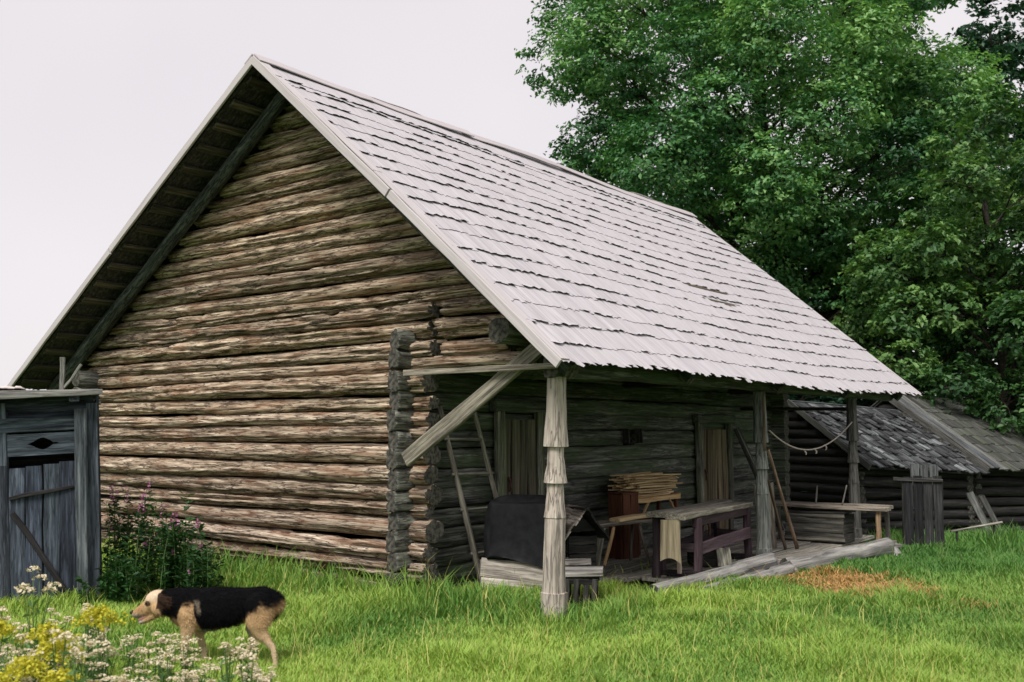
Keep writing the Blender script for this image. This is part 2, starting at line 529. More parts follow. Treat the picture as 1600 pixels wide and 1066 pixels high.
GZ = []
zz_ = -0.045
rn_ = random.Random(20)
while zz_ < 5.45:
    hgt = 0.174 * rn_.uniform(0.80, 1.20)
    GZ.append((zz_ + hgt / 2, hgt)); zz_ += hgt
for i, (z, hgt) in enumerate(GZ):
    ztop = z + 0.0
    xl = max(-12.92, XR - (ZR - 0.19 - ztop) / TAN_L) + random.uniform(-0.02, 0.02)
    xr_roof = XR + (ZR - 0.19 - ztop) / TAN_R
    if z < 2.2: xr = -6.61 + random.uniform(-0.025, 0.025)
    elif z < 2.36: xr = -5.30
    elif z < 2.75: xr = -5.62 + random.uniform(-0.03, 0.03)
    else: xr = xr_roof
    xr = min(xr, xr_roof)
    if xr - xl < 0.25: continue
    L = xr - xl
    fl = i % 2 == 0
    r = hgt * 0.50
    rough = random.choice((0.4, 0.55, 0.75, 1.0, 1.15)) if z > 0.6 else 1.25
    if i in (14, 15, 16): rough = 1.5
    if z > 2.2 and z < 2.36: rough = 0.25
    pieces = [(xl, xr)]
    if 2.37 < z < 2.86 and xr > -6.2:      # sawn-out slots beside the corner: the log is cut through, a sliver is left above
        xs = -6.60 + 0.05 * (i % 2)
        pieces = [(xl, xs), (xs + 0.115, xr)]
        log('slot_sliver', barn, B(xs - 0.02, 7.21, z + hgt * 0.38), B(xs + 0.135, 7.21, z + hgt * 0.38), hgt * 0.15, mat=[M_GABLE, M_END], ns=4, nr=14, rough=0.2, seed=i, color=shade_for(i, len(GZ), 1))
    ty, tl = 7.215 + random.uniform(-0.02, 0.015), random.uniform(-0.003, 0.003)
    for (xa, xb) in pieces:
        LL = xb - xa
        me = log_mesh(LL, r * (1.10 if fl else 0.92), r * (0.92 if fl else 1.10), ns=max(10, int(LL / 0.04)), nr=44, rough=rough, seed=i * 1.7 + 2, squash=1.28, wander=0.014)
        put('gable_log', me, [M_GABLE, M_END], barn, frame(B(xa, ty, z + tl * (xa - xl)), (1, 0, tl), (0, 1, 0)), shade_for(i, len(GZ), 1))

# far gable and rear wall keep the light out
for i in range(28):
    z = 0.055 + PITCH_LOG * i
    xl = max(-12.9, XR - (ZR - 0.19 - z - 0.07) / TAN_L); xr = min(-6.6, XR + (ZR - 0.19 - z - 0.07) / TAN_R)
    if xr - xl < 0.25: continue
    log('far_gable_log', barn, B(xl, 15.85, z), B(xr, 15.85, z), 0.112, mat=[M_SIDE, M_END], ns=6, nr=10, rough=0.3, seed=i + 90, color=(1, 1, 1))
for i in range(13):
    z = -0.04 + PITCH_LOG * i
    log('rear_log', barn, B(-12.7, 6.85, z), B(-12.7, 16.1, z), 0.112, mat=[M_CORNER, M_END], front=(-1, 0, 0), ns=10, nr=10, rough=0.4, seed=i + 140)

# long wall under the porch, its ends crossing the gable wall at the corner
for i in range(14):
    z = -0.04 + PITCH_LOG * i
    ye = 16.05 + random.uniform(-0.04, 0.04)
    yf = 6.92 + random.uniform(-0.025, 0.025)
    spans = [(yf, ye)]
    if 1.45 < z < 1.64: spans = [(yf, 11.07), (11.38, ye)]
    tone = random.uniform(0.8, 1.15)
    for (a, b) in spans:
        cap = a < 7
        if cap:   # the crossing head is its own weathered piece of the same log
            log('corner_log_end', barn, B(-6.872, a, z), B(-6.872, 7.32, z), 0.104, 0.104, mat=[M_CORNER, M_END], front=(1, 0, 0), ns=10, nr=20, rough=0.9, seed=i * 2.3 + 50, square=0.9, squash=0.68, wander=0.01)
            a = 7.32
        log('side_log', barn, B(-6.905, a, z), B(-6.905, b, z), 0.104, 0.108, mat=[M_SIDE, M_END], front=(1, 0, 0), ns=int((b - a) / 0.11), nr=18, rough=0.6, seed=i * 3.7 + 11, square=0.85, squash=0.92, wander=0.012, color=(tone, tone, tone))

# small window opening: a rough lining round the gap in the wall
for (ya, yb, za, zb) in ((11.06, 11.06, 1.455, 1.64), (11.39, 11.39, 1.455, 1.64)):
    plank('window_lining', barn, B(-6.80, ya, za), B(-6.80, yb, zb), 0.16, 0.02, M_DARK, face=(0, 1, 0))

# doors
def door(y0, y1, z0, z1, n, col):
    d = put('door', plank_mesh(z1 - z0, y1 - y0 - 0.004, 0.02, 5), M_DARK, barn, frame(B(-6.795, (y0 + y1) / 2, z0), (0, 0, 1), (0, 1, 0)))
    w = (y1 - y0) / n
    for k in range(n):
        yc = y0 + w * (k + 0.5)
        M = MWORLD[d].inverted() @ MWORLD[barn]
        me = plank_mesh(z1 - z0, w - 0.012, 0.03, 40 + k, ragged=0.01)
        put('door_board', me, M_DOOR, d, M @ frame(B(-6.765, yc, z0 + 0.01), (0, 0, 1), (0, 1, 0)), col)
    me = plank_mesh(0.16, 0.03, 0.02, 3)
    put('door_handle', me, M_IRON, d, MWORLD[d].inverted() @ MWORLD[barn] @ frame(B(-6.738, y0 + 0.10, z0 + 0.75), (0, 0, 1), (0, 1, 0)))
    for yy in (y0 - 0.07, y1 + 0.07):
        plank('door_jamb', barn, B(-6.755, yy, z0 - 0.05), B(-6.755, yy, z1 + 0.12), 0.13, 0.07, M_SIDE, face=(1, 0, 0), color=(1.3, 1.25, 1.15))
    plank('door_lintel', barn, B(-6.745, y0 - 0.18, z1 + 0.17), B(-6.745, y1 + 0.18, z1 + 0.17), 0.13, 0.09, M_SIDE, face=(1, 0, 0), color=(0.8, 0.8, 0.8))


M_DOOR = wood('door_board_wood', (0.03, 0.026, 0.02), (0.105, 0.092, 0.068), (0.19, 0.165, 0.12), grain=(1.0, 30, 30), bump=0.6, vary=0.35)
door(8.50, 9.10, 0.2, 1.72, 4, (0.9, 0.95, 0.9))
door(13.12, 13.95, 0.15, 1.62, 5, (1.25, 1.15, 1.0))

# ---- roof
def roof_pt(side, s, y, h):
    """s metres down the slope from the ridge, h above the roof plane"""
    if side > 0:
        d = Vector((XE_R - XR, 0, ZE_R - ZR)).normalized(); n = Vector((-d.z, 0, d.x))
    else:
        d = Vector((XE_L - XR, 0, ZE_L - ZR)).normalized(); n = Vector((d.z, 0, -d.x))
    sag = 0.035 * math.sin((y - Y0) / (Y1 - Y0) * math.pi * 2.2 + 0.6) * math.sin(min(1, s / 5.3) * 2.6) - 0.02
    p = Vector((XR, y, ZR)) + d * s + n * (h + sag)
    return p


def build_roof():
    V, F = [], []
    ny, nsg = 14, 6
    for side, LN in ((1, LEN_R), (-1, LEN_L)):
        base = len(V)
        for h in (-0.055, -0.030):
            for j in range(ny + 1):
                y = Y0 + 0.03 + (Y1 - Y0 - 0.06) * j / ny
                for k in range(nsg + 1):
                    V.append(roof_pt(side, 0.0 + (LN - 0.10) * k / nsg, y, h) - BASE)
        st = (ny + 1) * (nsg + 1)
        q = lambda l, j, k: base + l * st + j * (nsg + 1) + k
        for j in range(ny):
            for k in range(nsg):
                F.append((q(0, j, k), q(0, j + 1, k), q(0, j + 1, k + 1), q(0, j, k + 1)))
                F.append((q(1, j, k), q(1, j, k + 1), q(1, j + 1, k + 1), q(1, j + 1, k)))
        for j in range(ny):
            F.append((q(0, j, nsg), q(1, j, nsg), q(1, j + 1, nsg), q(0, j + 1, nsg)))
        for k in range(nsg):
            F.append((q(0, 0, k), q(0, 0, k + 1), q(1, 0, k + 1), q(1, 0, k)))
            F.append((q(0, ny, k), q(1, ny, k), q(1, ny, k + 1), q(0, ny, k + 1)))
    me = bpy.data.meshes.new('roof'); me.from_pydata([tuple(v) for v in V], [], F)
    return put('roof', me, M_DARK, barn)


roof = build_roof()


def shingle_geo(L, w, t, rn, curl=0.0, lap=0.075):
    """X down the slope, Y across, Z up; ragged butt at +X, its last few centimetres curled up"""
    a, b = w / 2 * rn.uniform(1.0, 1.04), w / 2 * rn.uniform(1.0, 1.04)
    e = [rn.uniform(-0.014, 0.014), rn.uniform(-0.02, 0.018), rn.uniform(-0.014, 0.014)]
    q = [curl * rn.uniform(0.6, 1.2), curl * rn.uniform(0.8, 1.3), curl * rn.uniform(0.6, 1.2)]
    V = []
    for lift in (0.0, t):
        V += [(0, -a, lift * 0.5), (0, b, lift * 0.5), (L - lap, -a, lift), (L - lap, 0, lift), (L - lap, b, lift),
              (L + e[0], -a, lift + q[0]), (L + e[1], 0, lift + q[1]), (L + e[2], b, lift + q[2])]
    F = [(8, 10, 11, 12, 9), (10, 13, 14, 11), (11, 14, 15, 12), (0, 1, 4, 3, 2), (2, 3, 6, 5), (3, 4, 7, 6),
         (0, 2, 10, 8), (2, 5, 13, 10), (1, 9, 12, 4), (4, 12, 15, 7), (5, 6, 14, 13), (6, 7, 15, 14)]
    mi = [0, 0, 0, 1, 1, 1, 0, 0, 0, 0, 1, 1]
    return V, F, mi


def build_shingles():
    rn = random.Random(5)
    protos = []
    for k in range(32):
        w = rn.uniform(0.07, 0.115)
        V, F, mi = shingle_geo(0.47, w, rn.uniform(0.004, 0.006), rn, 0.0 if k < 16 else rn.uniform(0.007, 0.019), rn.uniform(0.04, 0.06))
        protos.append((w, V, F, mi))
    meshes = {}
    items = []
    for side, LN, exp in ((1, LEN_R, 0.285), (-1, LEN_L, 0.349)):
        nc = int(round(LN / exp))
        for c in range(nc):
            s_butt = 0.30 + (LN - 0.30 + 0.03) * c / (nc - 1)
            y = Y0 + 0.0
            wob = rn.uniform(0, 6)
            while y < Y1 - 0.02:
                run = float(vn(y * 1.7 + c * 9.1, c * 1.3, 4))          # stretches where butts have curled together
                pi = rn.randrange(16) + (16 if side > 0 and rn.random() < 0.10 + 0.62 * float(ss(0.34, 0.60, run)) else 0)
                w = protos[pi][0]
                yc = y + w / 2
                lift = 0.002
                if side < 0: lift = 0.01
                sb = s_butt + 0.022 * math.sin(yc * 0.9 + wob) + rn.uniform(-0.012, 0.012)
                if c == nc - 1: sb += rn.uniform(-0.03, 0.045)
                items.append((side, sb, yc, lift, pi, rn.uniform(-0.008, 0.008)))
                y += w * rn.uniform(0.97, 1.03)
    def mat_of(it):
        side, sb, yc, lift, pi, tw = it
        a = roof_pt(side, max(0.0, sb - 0.47), yc, 0.0)
        b = roof_pt(side, sb, yc, 0.006 + lift)
        M = frame(a - BASE, b - a, (0, 1, 0) if side > 0 else (0, -1, 0))
        return M @ Matrix.Rotation(tw, 4, 'Z')
    near = sorted((i for i, it in enumerate(items) if it[0] > 0), key=lambda i: (roof_pt(1, items[i][1], items[i][2], 0) - Vector((0, 0, EYE))).length)[:300]
    near_set = set(near)
    for k, (w, V, F, mi) in enumerate(protos):
        me = bpy.data.meshes.new('shingle'); me.from_pydata(V, [], F)
        me.polygons.foreach_set('material_index', np.array(mi, np.int32))
        me.materials.append(M_SHINGLE); me.materials.append(M_BUTT)
        meshes[k] = me
    for i in near:
        put('shingle', meshes[items[i][4]], None, roof, mat_of(items[i]))
    AV, AF, AM = [], [], []
    for i, it in enumerate(items):
        if i in near_set: continue
        M = mat_of(it)
        w, V, F, mi = protos[it[4]]
        o = len(AV)
        AV += [tuple(M @ Vector(v)) for v in V]
        AF += [tuple(q + o for q in f) for f in F]
        AM += mi
    me = bpy.data.meshes.new('shingle_field'); me.from_pydata(AV, [], AF)
    me.polygons.foreach_set('material_index', np.array(AM, np.int32))
    me.materials.append(M_SHINGLE2); me.materials.append(M_BUTT)
    tag(put('shingle_field', me, None, roof), kind='stuff')


def shingle_field_mat():
    # same wood, grain across the joined field follows the slope (object Y runs along the ridge)
    return wood('roof_shingle_field_wood', (0.35, 0.33, 0.352), (0.452, 0.43, 0.458), (0.492, 0.468, 0.497), grain=(2.0, 30, 2.0), bump=0.25, dist=0.004, vary=0.0, stain=(0.36, 0.34, 0.345), stain_amt=0.4)


M_SHINGLE2 = shingle_field_mat()
build_shingles()

# verge boards, ridge boards, battens, rafters
def slope_board(name, side, s0, s1, y, h, w, t, mat, face, parent, n=10, color=None, warp=0.004):
    p0 = roof_pt(side, s0, y, h) - BASE; p1 = roof_pt(side, s1, y, h) - BASE
    return plank(name, parent, p0, p1, w, t, mat, face=face, n=n, color=color, warp=warp)


for side, LN in ((1, LEN_R), (-1, LEN_L)):
    nrm = Vector((TAN_R, 0, 1)).normalized() if side > 0 else Vector((-TAN_L, 0, 1)).normalized()
    slope_board('barge_board', side, 0.02, LN * 0.52, Y0 - 0.016, -0.022, 0.088, 0.028, M_VERGE, (0, -1, 0), roof)
    slope_board('barge_board', side, LN * 0.525, LN + 0.02, Y0 - 0.016, -0.022, 0.085, 0.028, M_VERGE, (0, -1, 0), roof)
    slope_board('verge_cap', side, 0.0, LN * 0.46, Y0 + 0.045, 0.027, 0.12, 0.010, M_VERGE, nrm, roof)
    slope_board('verge_cap', side, LN * 0.462, LN + 0.01, Y0 + 0.045, 0.026, 0.12, 0.010, M_VERGE, nrm, roof)
    slope_board('barge_board', side, 0.02, LN, Y1 + 0.016, -0.03, 0.12, 0.028, M_VERGE, (0, 1, 0), roof)
    # ridge boards lapped over each slope
    ys = [Y0 - 0.02, 8.05, 9.9, 12.2, 14.35, Y1 + 0.05]
    for k in range(5):
        a = roof_pt(side, 0.075, ys[k], 0.026 + 0.006 * (k % 2)) - BASE
        b = roof_pt(side, 0.10, ys[k + 1] + 0.1, 0.028 + 0.006 * (k % 2) + random.uniform(-0.01, 0.03)) - BASE
        plank('ridge_board', roof, a, b, 0.15, 0.012, M_VERGE, face=nrm, n=8, warp=0.014, edge=0.012, color=(0.94, 0.92, 0.94))
    nb = int(LN / 0.36)
    for k in range(nb):
        s = 0.25 + k * 0.36
        a = roof_pt(side, s, Y0 + 0.06, -0.078) - BASE; b = roof_pt(side, s, Y1 - 0.06, -0.078) - BASE
        plank('roof_batten', roof, a, b, 0.11, 0.035, M_DARK, face=nrm, n=6, warp=0.01, color=(2.2, 2.0, 1.6))
    for y in (6.985, 9.1, 11.4, 13.7, 15.95):
        fr = y < 7
        a = roof_pt(side, 0.08, y, -0.19 if fr else -0.165) - BASE; b = roof_pt(side, LN - 0.12, y, -0.19 if fr else -0.165) - BASE
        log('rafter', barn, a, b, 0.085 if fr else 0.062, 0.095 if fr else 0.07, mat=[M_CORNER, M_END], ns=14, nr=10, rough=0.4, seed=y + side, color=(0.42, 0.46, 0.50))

# porch frame
log('porch_plate', barn, B(-5.46, 6.80, 2.49), B(-5.46, 16.05, 2.49), 0.125, 0.115, mat=[M_SIDE, M_END], front=(1, 0, 0), ns=30, nr=14, rough=0.6, seed=4, color=(1.2, 1.2, 1.1))
log('eave_beam', barn, B(-4.98, 6.92, 2.165), B(-4.98, 16.0, 2.165), 0.095, 0.09, mat=[M_SIDE, M_END], front=(1, 0, 0), ns=30, nr=14, rough=0.5, seed=6, square=0.6)
PROFILE = [(2.075, 0.078), (1.475, 0.100), (1.468, 0.064), (1.165, 0.094), (1.158, 0.066), (0.872, 0.088), (0.866, 0.084), (0.245, 0.094), (0.240, 0.105), (-0.12, 0.107)]


def post_mesh(seed):
    rn = random.Random(seed)
    rows = []
    for (za, ra), (zb, rb) in zip(PROFILE, PROFILE[1:]):
        m = 1 if za - zb < 0.02 else 4
        for k in range(m):
            t = k / m
            rows.append((za + (zb - za) * t, ra + (rb - ra) * (t ** 1.6 if rb > ra else t)))
    rows.append(PROFILE[-1])
    V, F = [], []
    for z, r in rows:
        for k in range(8):
            an = math.pi / 8 + k * math.pi / 4
            q = r / math.cos(math.pi / 8) * (1.0 if k % 2 else 1.0) + rn.uniform(-0.0065, 0.0065)
            x, y = math.cos(an) * q, math.sin(an) * q
            # square post with planed-off corners
            mxy = max(abs(x), abs(y))
            x, y = x * 0.55 + 0.45 * max(-r * 0.93, min(r * 0.93, x * 1.25)), y * 0.55 + 0.45 * max(-r * 0.93, min(r * 0.93, y * 1.25))
            V.append((z, x, y))
    n = len(rows)
    for i in range(n - 1):
        for k in range(8):
            a, b = i * 8 + k, i * 8 + (k + 1) % 8
            F.append((a, a + 8, b + 8, b))
    F.append(tuple(range(8))); F.append(tuple(range(n * 8 - 1, n * 8 - 9, -1)))
    me = bpy.data.meshes.new('porch_post'); me.from_pydata(V, [], F)
    return me


M_POST = wood('post_wood', (0.10, 0.09, 0.08), (0.42, 0.38, 0.335), (0.58, 0.54, 0.49), grain=(1.4, 24, 24), bump=0.9, dist=0.015, vary=0.0, checks=0.7, stops=(0.30, 0.46, 0.62), stain=(0.15, 0.14, 0.125), stain_amt=0.6)
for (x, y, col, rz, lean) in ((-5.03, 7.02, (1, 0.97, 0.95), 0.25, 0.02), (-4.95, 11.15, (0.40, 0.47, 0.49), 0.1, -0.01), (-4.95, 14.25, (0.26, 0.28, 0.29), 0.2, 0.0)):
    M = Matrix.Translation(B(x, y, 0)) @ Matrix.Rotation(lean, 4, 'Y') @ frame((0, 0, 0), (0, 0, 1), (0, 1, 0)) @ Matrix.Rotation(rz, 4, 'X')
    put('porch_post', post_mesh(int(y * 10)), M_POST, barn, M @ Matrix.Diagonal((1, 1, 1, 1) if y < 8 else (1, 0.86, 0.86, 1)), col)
plank('corner_brace', barn, B(-6.66, 6.90, 1.33), B(-5.0, 6.95, 2.42), 0.15, 0.05, M_GREY, face=(0, -1, 0), color=(0.88, 0.86, 0.76), n=8, edge=0.008)
plank('tie_board', barn, B(-6.66, 6.86, 2.155), B(-4.88, 6.86, 2.165), 0.052, 0.035, M_GREY, face=(0, -1, 0), color=(1.15, 1.1, 0.98))
log('cross_pole', barn, B(-6.85, 14.6, 1.95), B(-4.95, 14.35, 1.93), 0.03, mat=[M_DARK, M_END], ns=6, nr=8, seed=3)
for k, y in enumerate((11.15, 14.25)):
    log('porch_tie_beam', barn, B(-6.9, y, 2.22), B(-4.98, y, 2.22), 0.06, mat=[M_DARK, M_END], ns=6, nr=8, seed=k + 3, square=0.6)

# porch floor
x = -6.70
k = 0
while x < -5.0:
    w = 0.19 + 0.04 * random.random()
    ya = 8.35 + random.uniform(-0.1, 0.25) + 0.10 * k
    ycut = random.uniform(10.6, 11.8)
    for (a, b) in ((ya, ycut), (ycut + 0.03, 14.6)):
        plank('floor_board', barn, B(x + w / 2, a, 0.075), B(x + w / 2, b, 0.085), w - 0.02, 0.045, M_GREY, n=6, warp=0.012, ragged=0.06, color=(1.05, 1.05, 1.0))
    x += w; k += 1
for j, (xa, ya, xb, yb) in enumerate(((-4.92, 11.25, -4.42, 14.0), (-4.72, 11.25, -4.25, 13.7))):
    plank('floor_board', barn, B(xa, ya, 0.09), B(xb, yb, 0.10), 0.2, 0.045, M_GREY, n=6, ragged=0.06, color=(0.9, 0.9, 0.87))
M_EDGE = wood('edge_log_wood', (0.06, 0.058, 0.055), (0.25, 0.245, 0.23), (0.42, 0.41, 0.385), grain=(1.0, 18, 18), bump=0.8, dist=0.02, vary=0.1)
for j, (a, b, r0, r1) in enumerate((((-4.90, 8.45, 0.07), (-4.78, 10.95, 0.12), 0.080, 0.105), ((-4.66, 9.0, 0.02), (-4.56, 10.9, 0.07), 0.07, 0.085), ((-4.64, 11.05, 0.06), (-4.22, 13.30, 0.125), 0.105, 0.125))):
    log('edge_log', barn, B(*a), B(*b), r0, r1, mat=[M_EDGE, M_END], front=(1, 0, 0), ns=40, nr=18, rough=0.9, seed=j * 5 + 60)

# stones under the corner
def rock(name, label, p, s, seed, cat='stone', group=None):
    import bmesh
    bm = bmesh.new(); bmesh.ops.create_icosphere(bm, subdivisions=3, radius=1)
    for v in bm.verts:
        n = float(fbm(v.co.x * 1.3 + seed, v.co.y * 1.3 + v.co.z * 1.7, seed, 3))
        v.co = v.co * (0.72 + 0.55 * n)
        v.co.x *= s[0]; v.co.y *= s[1]; v.co.z *= s[2]
    me = bpy.data.meshes.new('stone'); bm.to_mesh(me); bm.free()
    o = put(name, me, M_STONE, None, Matrix.Translation(Vector(p)))
    return tag(o, label, cat, group)


rock('foundation_stone', 'rough grey stone under the notched corner of the barn', (-6.62, 6.95, -0.02), (0.20, 0.16, 0.11), 3)
rock('foundation_stone', 'flat grey stone beside the foot of the ladder', (-6.42, 7.45, 0.0), (0.15, 0.13, 0.07), 8)
rock('foundation_stone', 'dark stone under the joint of the porch edge logs', (-4.62, 11.0, -0.02), (0.13, 0.15, 0.13), 21)
rock('foundation_stone', 'dark stone holding up the far end of the porch edge log', (-4.24, 13.42, -0.03), (0.2, 0.2, 0.15), 12)

# ------------------------------------------------------------------ outhouse on the left
def build_outhouse():
    c = W(-4.27, 9.25)
    lean = Matrix.Rotation(R(-3.2), 4, 'Y')
    o = thing('outhouse', 'narrow blue-grey plank outhouse with a sagging door beside the gable', 'outhouse', (c.x, c.y, -0.05), YAW + R(23), tilt=lean)
    # local: x to the right, y away, z up. front at y=0, width about 1.0
    blk = random.Random(3)
    for (x0, w) in ((-0.55, 0.15), (-0.40, 0.14)):
        plank('wall_board', o, (x0 + w / 2, 0, -0.05), (x0 + w / 2 - 0.02, 0, 1.93), w - 0.006, 0.03, M_BLUE, face=(0, -1, 0), n=6, color=(1.1, 1.12, 1.12))
    plank('door_post', o, (0.335, -0.03, -0.05), (0.35, -0.03, 1.85), 0.11, 0.09, M_BLUE, face=(0, -1, 0), color=(1.55, 1.5, 1.35))
    plank('door_post', o, (-0.30, 0.02, -0.05), (-0.30, 0.02, 1.85), 0.08, 0.07, M_BLUE, face=(0, -1, 0), color=(0.7, 0.7, 0.75))
    plank('wall_board', o, (0.44, 0.02, -0.05), (0.44, 0.02, 1.9), 0.10, 0.03, M_BLUE, face=(0, -1, 0), color=(0.95, 0.95, 0.95))
    plank('lintel_board', o, (-0.33, 0.005, 1.72), (0.36, 0.005, 1.725), 0.13, 0.04, M_BLUE, face=(0, -1, 0), color=(0.85, 0.9, 0.9))
    plank('head_board', o, (-0.42, 0.06, 1.82), (0.46, 0.06, 1.82), 0.34, 0.03, M_BLUE, face=(0, -1, 0), color=(0.6, 0.62, 0.65))
    # board above the door with a jagged heart-shaped hole: two halves with a gap, ends joined
    mb = MB()
    nx = 24
    z0, z1 = 1.44, 1.64
    top, bot = [], []
    for i in range(nx + 1):
        x = -0.33 + 0.66 * i / nx
        hole = max(0, 1 - abs(x - 0.02) / 0.085)
        hh = 0.058 * math.sqrt(hole) if hole > 0 else 0
        if 0.02 < abs(x - 0.03) < 0.13: hh = max(hh, 0.008)
        top.append((x, hh)); bot.append((x, hh))
    zc = 1.545
    for (xs, up) in ((top, 1), (bot, -1)):
        for y in (-0.005, 0.025):
            V = []
            for (x, hh) in xs:
                V.append((x, y, zc + up * hh)); V.append((x, y, z1 if up > 0 else z0))
            mb.add(V, [(2 * i, 2 * i + 2, 2 * i + 3, 2 * i + 1) for i in range(nx)])
        V = []
        for (x, hh) in xs:
            V.append((x, -0.005, zc + up * hh)); V.append((x, 0.025, zc + up * hh))
        mb.add(V, [(2 * i, 2 * i + 1, 2 * i + 3, 2 * i + 2) for i in range(nx)])
    put('hole_board', mb.mesh(), M_BLUE, o, color=(1.0, 1.05, 1.05))
    plank('inner_panel', o, (-0.44, 0.5, 1.0), (0.42, 0.5, 1.0), 1.9, 0.02, M_DARK, face=(0, -1, 0), color=(0.7, 0.7, 0.7))  # added panel, stops light showing through the gaps above the door
    # door: boards, two battens and a diagonal
    d = put('door', plank_mesh(1.30, 0.56, 0.012, 3), M_DARK, o, frame((0.02, 0.03, 0.02), (0.015, 0, 1), (1, 0, 0)))
    DI = MWORLD[d].inverted() @ MWORLD[o]
    for k in range(4):
        x = -0.21 + 0.142 * k
        ln = 1.33 - 0.012 * (3 - k)
        me = plank_mesh(ln, 0.136, 0.026, 60 + k, ragged=0.01)
        put('door_board', me, M_BLUE, d, DI @ frame((x + 0.0, 0.008, 0.03), (0.012, 0, 1), (1, 0, 0)), ((0.95, 0.98, 1.05), (0.75, 0.78, 0.9), (0.9, 0.95, 1.0), (0.7, 0.72, 0.85))[k])
    for (a, b, w) in (((-0.26, -0.022, 1.06), (0.29, -0.022, 1.14), 0.035), ((-0.24, -0.022, 0.93), (0.27, -0.022, 0.06), 0.05)):
        dv = Vector(b) - Vector(a)
        put('door_batten', plank_mesh(dv.length, w, 0.025, 8), M_DARK, d, DI @ frame(a, dv, Vector((0, -1, 0)).cross(dv)), (0.9, 0.9, 1.0))
    # side and back walls
    for (xx, f) in ((-0.56, (-1, 0, 0)), (0.49, (1, 0, 0))):
        for k in range(6):
            y = 0.10 + 0.16 * k
            plank('wall_board', o, (xx, y, -0.05), (xx, y, 1.98 - 0.02 * k), 0.152, 0.025, M_BLUE, face=f, color=(0.85, 0.88, 0.9))
    for k in range(7):
        plank('wall_board', o, (-0.47 + 0.15 * k, 0.98, -0.05), (-0.47 + 0.15 * k, 0.98, 1.9), 0.153, 0.025, M_BLUE, face=(0, 1, 0))
    for k in range(6):
        plank('roof_board', o, (-0.66, -0.08 + 0.20 * k, 2.02 - 0.02 * k), (0.50 + 0.02 * (k % 2), -0.08 + 0.20 * k, 2.02 - 0.02 * k), 0.195, 0.026, M_GREY, color=(0.75, 0.78, 0.8), ragged=0.02)
    plank('roof_edge_board', o, (-0.68, -0.19, 1.985), (0.54, -0.19, 1.995), 0.05, 0.03, M_GREY, face=(0, -1, 0), color=(0.8, 0.85, 0.88))
    for xx in (-0.38, 0.30):
        plank('roof_bearer', o, (xx, -0.16, 1.955), (xx, 1.0, 1.90), 0.09, 0.06, M_BLUE, color=(1, 1, 1))
    # things on its roof
    mb = MB()
    V, F = [], []
    for i in range(15):
        for j in range(5):
            x, y = -0.50 + 0.40 * i / 14, -0.08 + 0.55 * j / 4
            ed = min(i, 14 - i) / 3.0; ed = min(1, ed) * min(1, (j + 0.4) / 1.0)
            V.append((x + 0.01 * math.sin(i * 2.1), y, 2.045 - 0.1 * y + 0.055 * ed * (0.35 + float(fbm(i * 0.5, j * 0.8, 3, 2)))))
    for i in range(14):
        for j in range(4):
            F.append((i * 5 + j, i * 5 + 5 + j, i * 5 + 6 + j, i * 5 + 1 + j))
    Mo = MWORLD[o]
    s = put('crumpled_sheet', mb.add(V, F).mesh(smooth=True), M_SHEET, None, Mo)
    sol = s.modifiers.new('thick', 'SOLIDIFY'); sol.thickness = 0.012
    tag(s, 'crumpled pale sheet lying on the outhouse roof', 'sheet')
    f = thing('wooden_prop', 'forked grey stick standing up on the outhouse roof', 'stick', Mo @ Vector((0.19, 0.02, 2.03)), YAW)
    plank('upright', f, (0, 0, -0.01), (0.0, 0, 0.31), 0.045, 0.03, M_GREY, face=(0, -1, 0), color=(0.8, 0.85, 0.85))
    plank('side_prong', f, (0.02, -0.01, 0.02), (0.18, -0.01, 0.24), 0.022, 0.02, M_GREY, face=(0, -1, 0), color=(0.8, 0.85, 0.85))


build_outhouse()

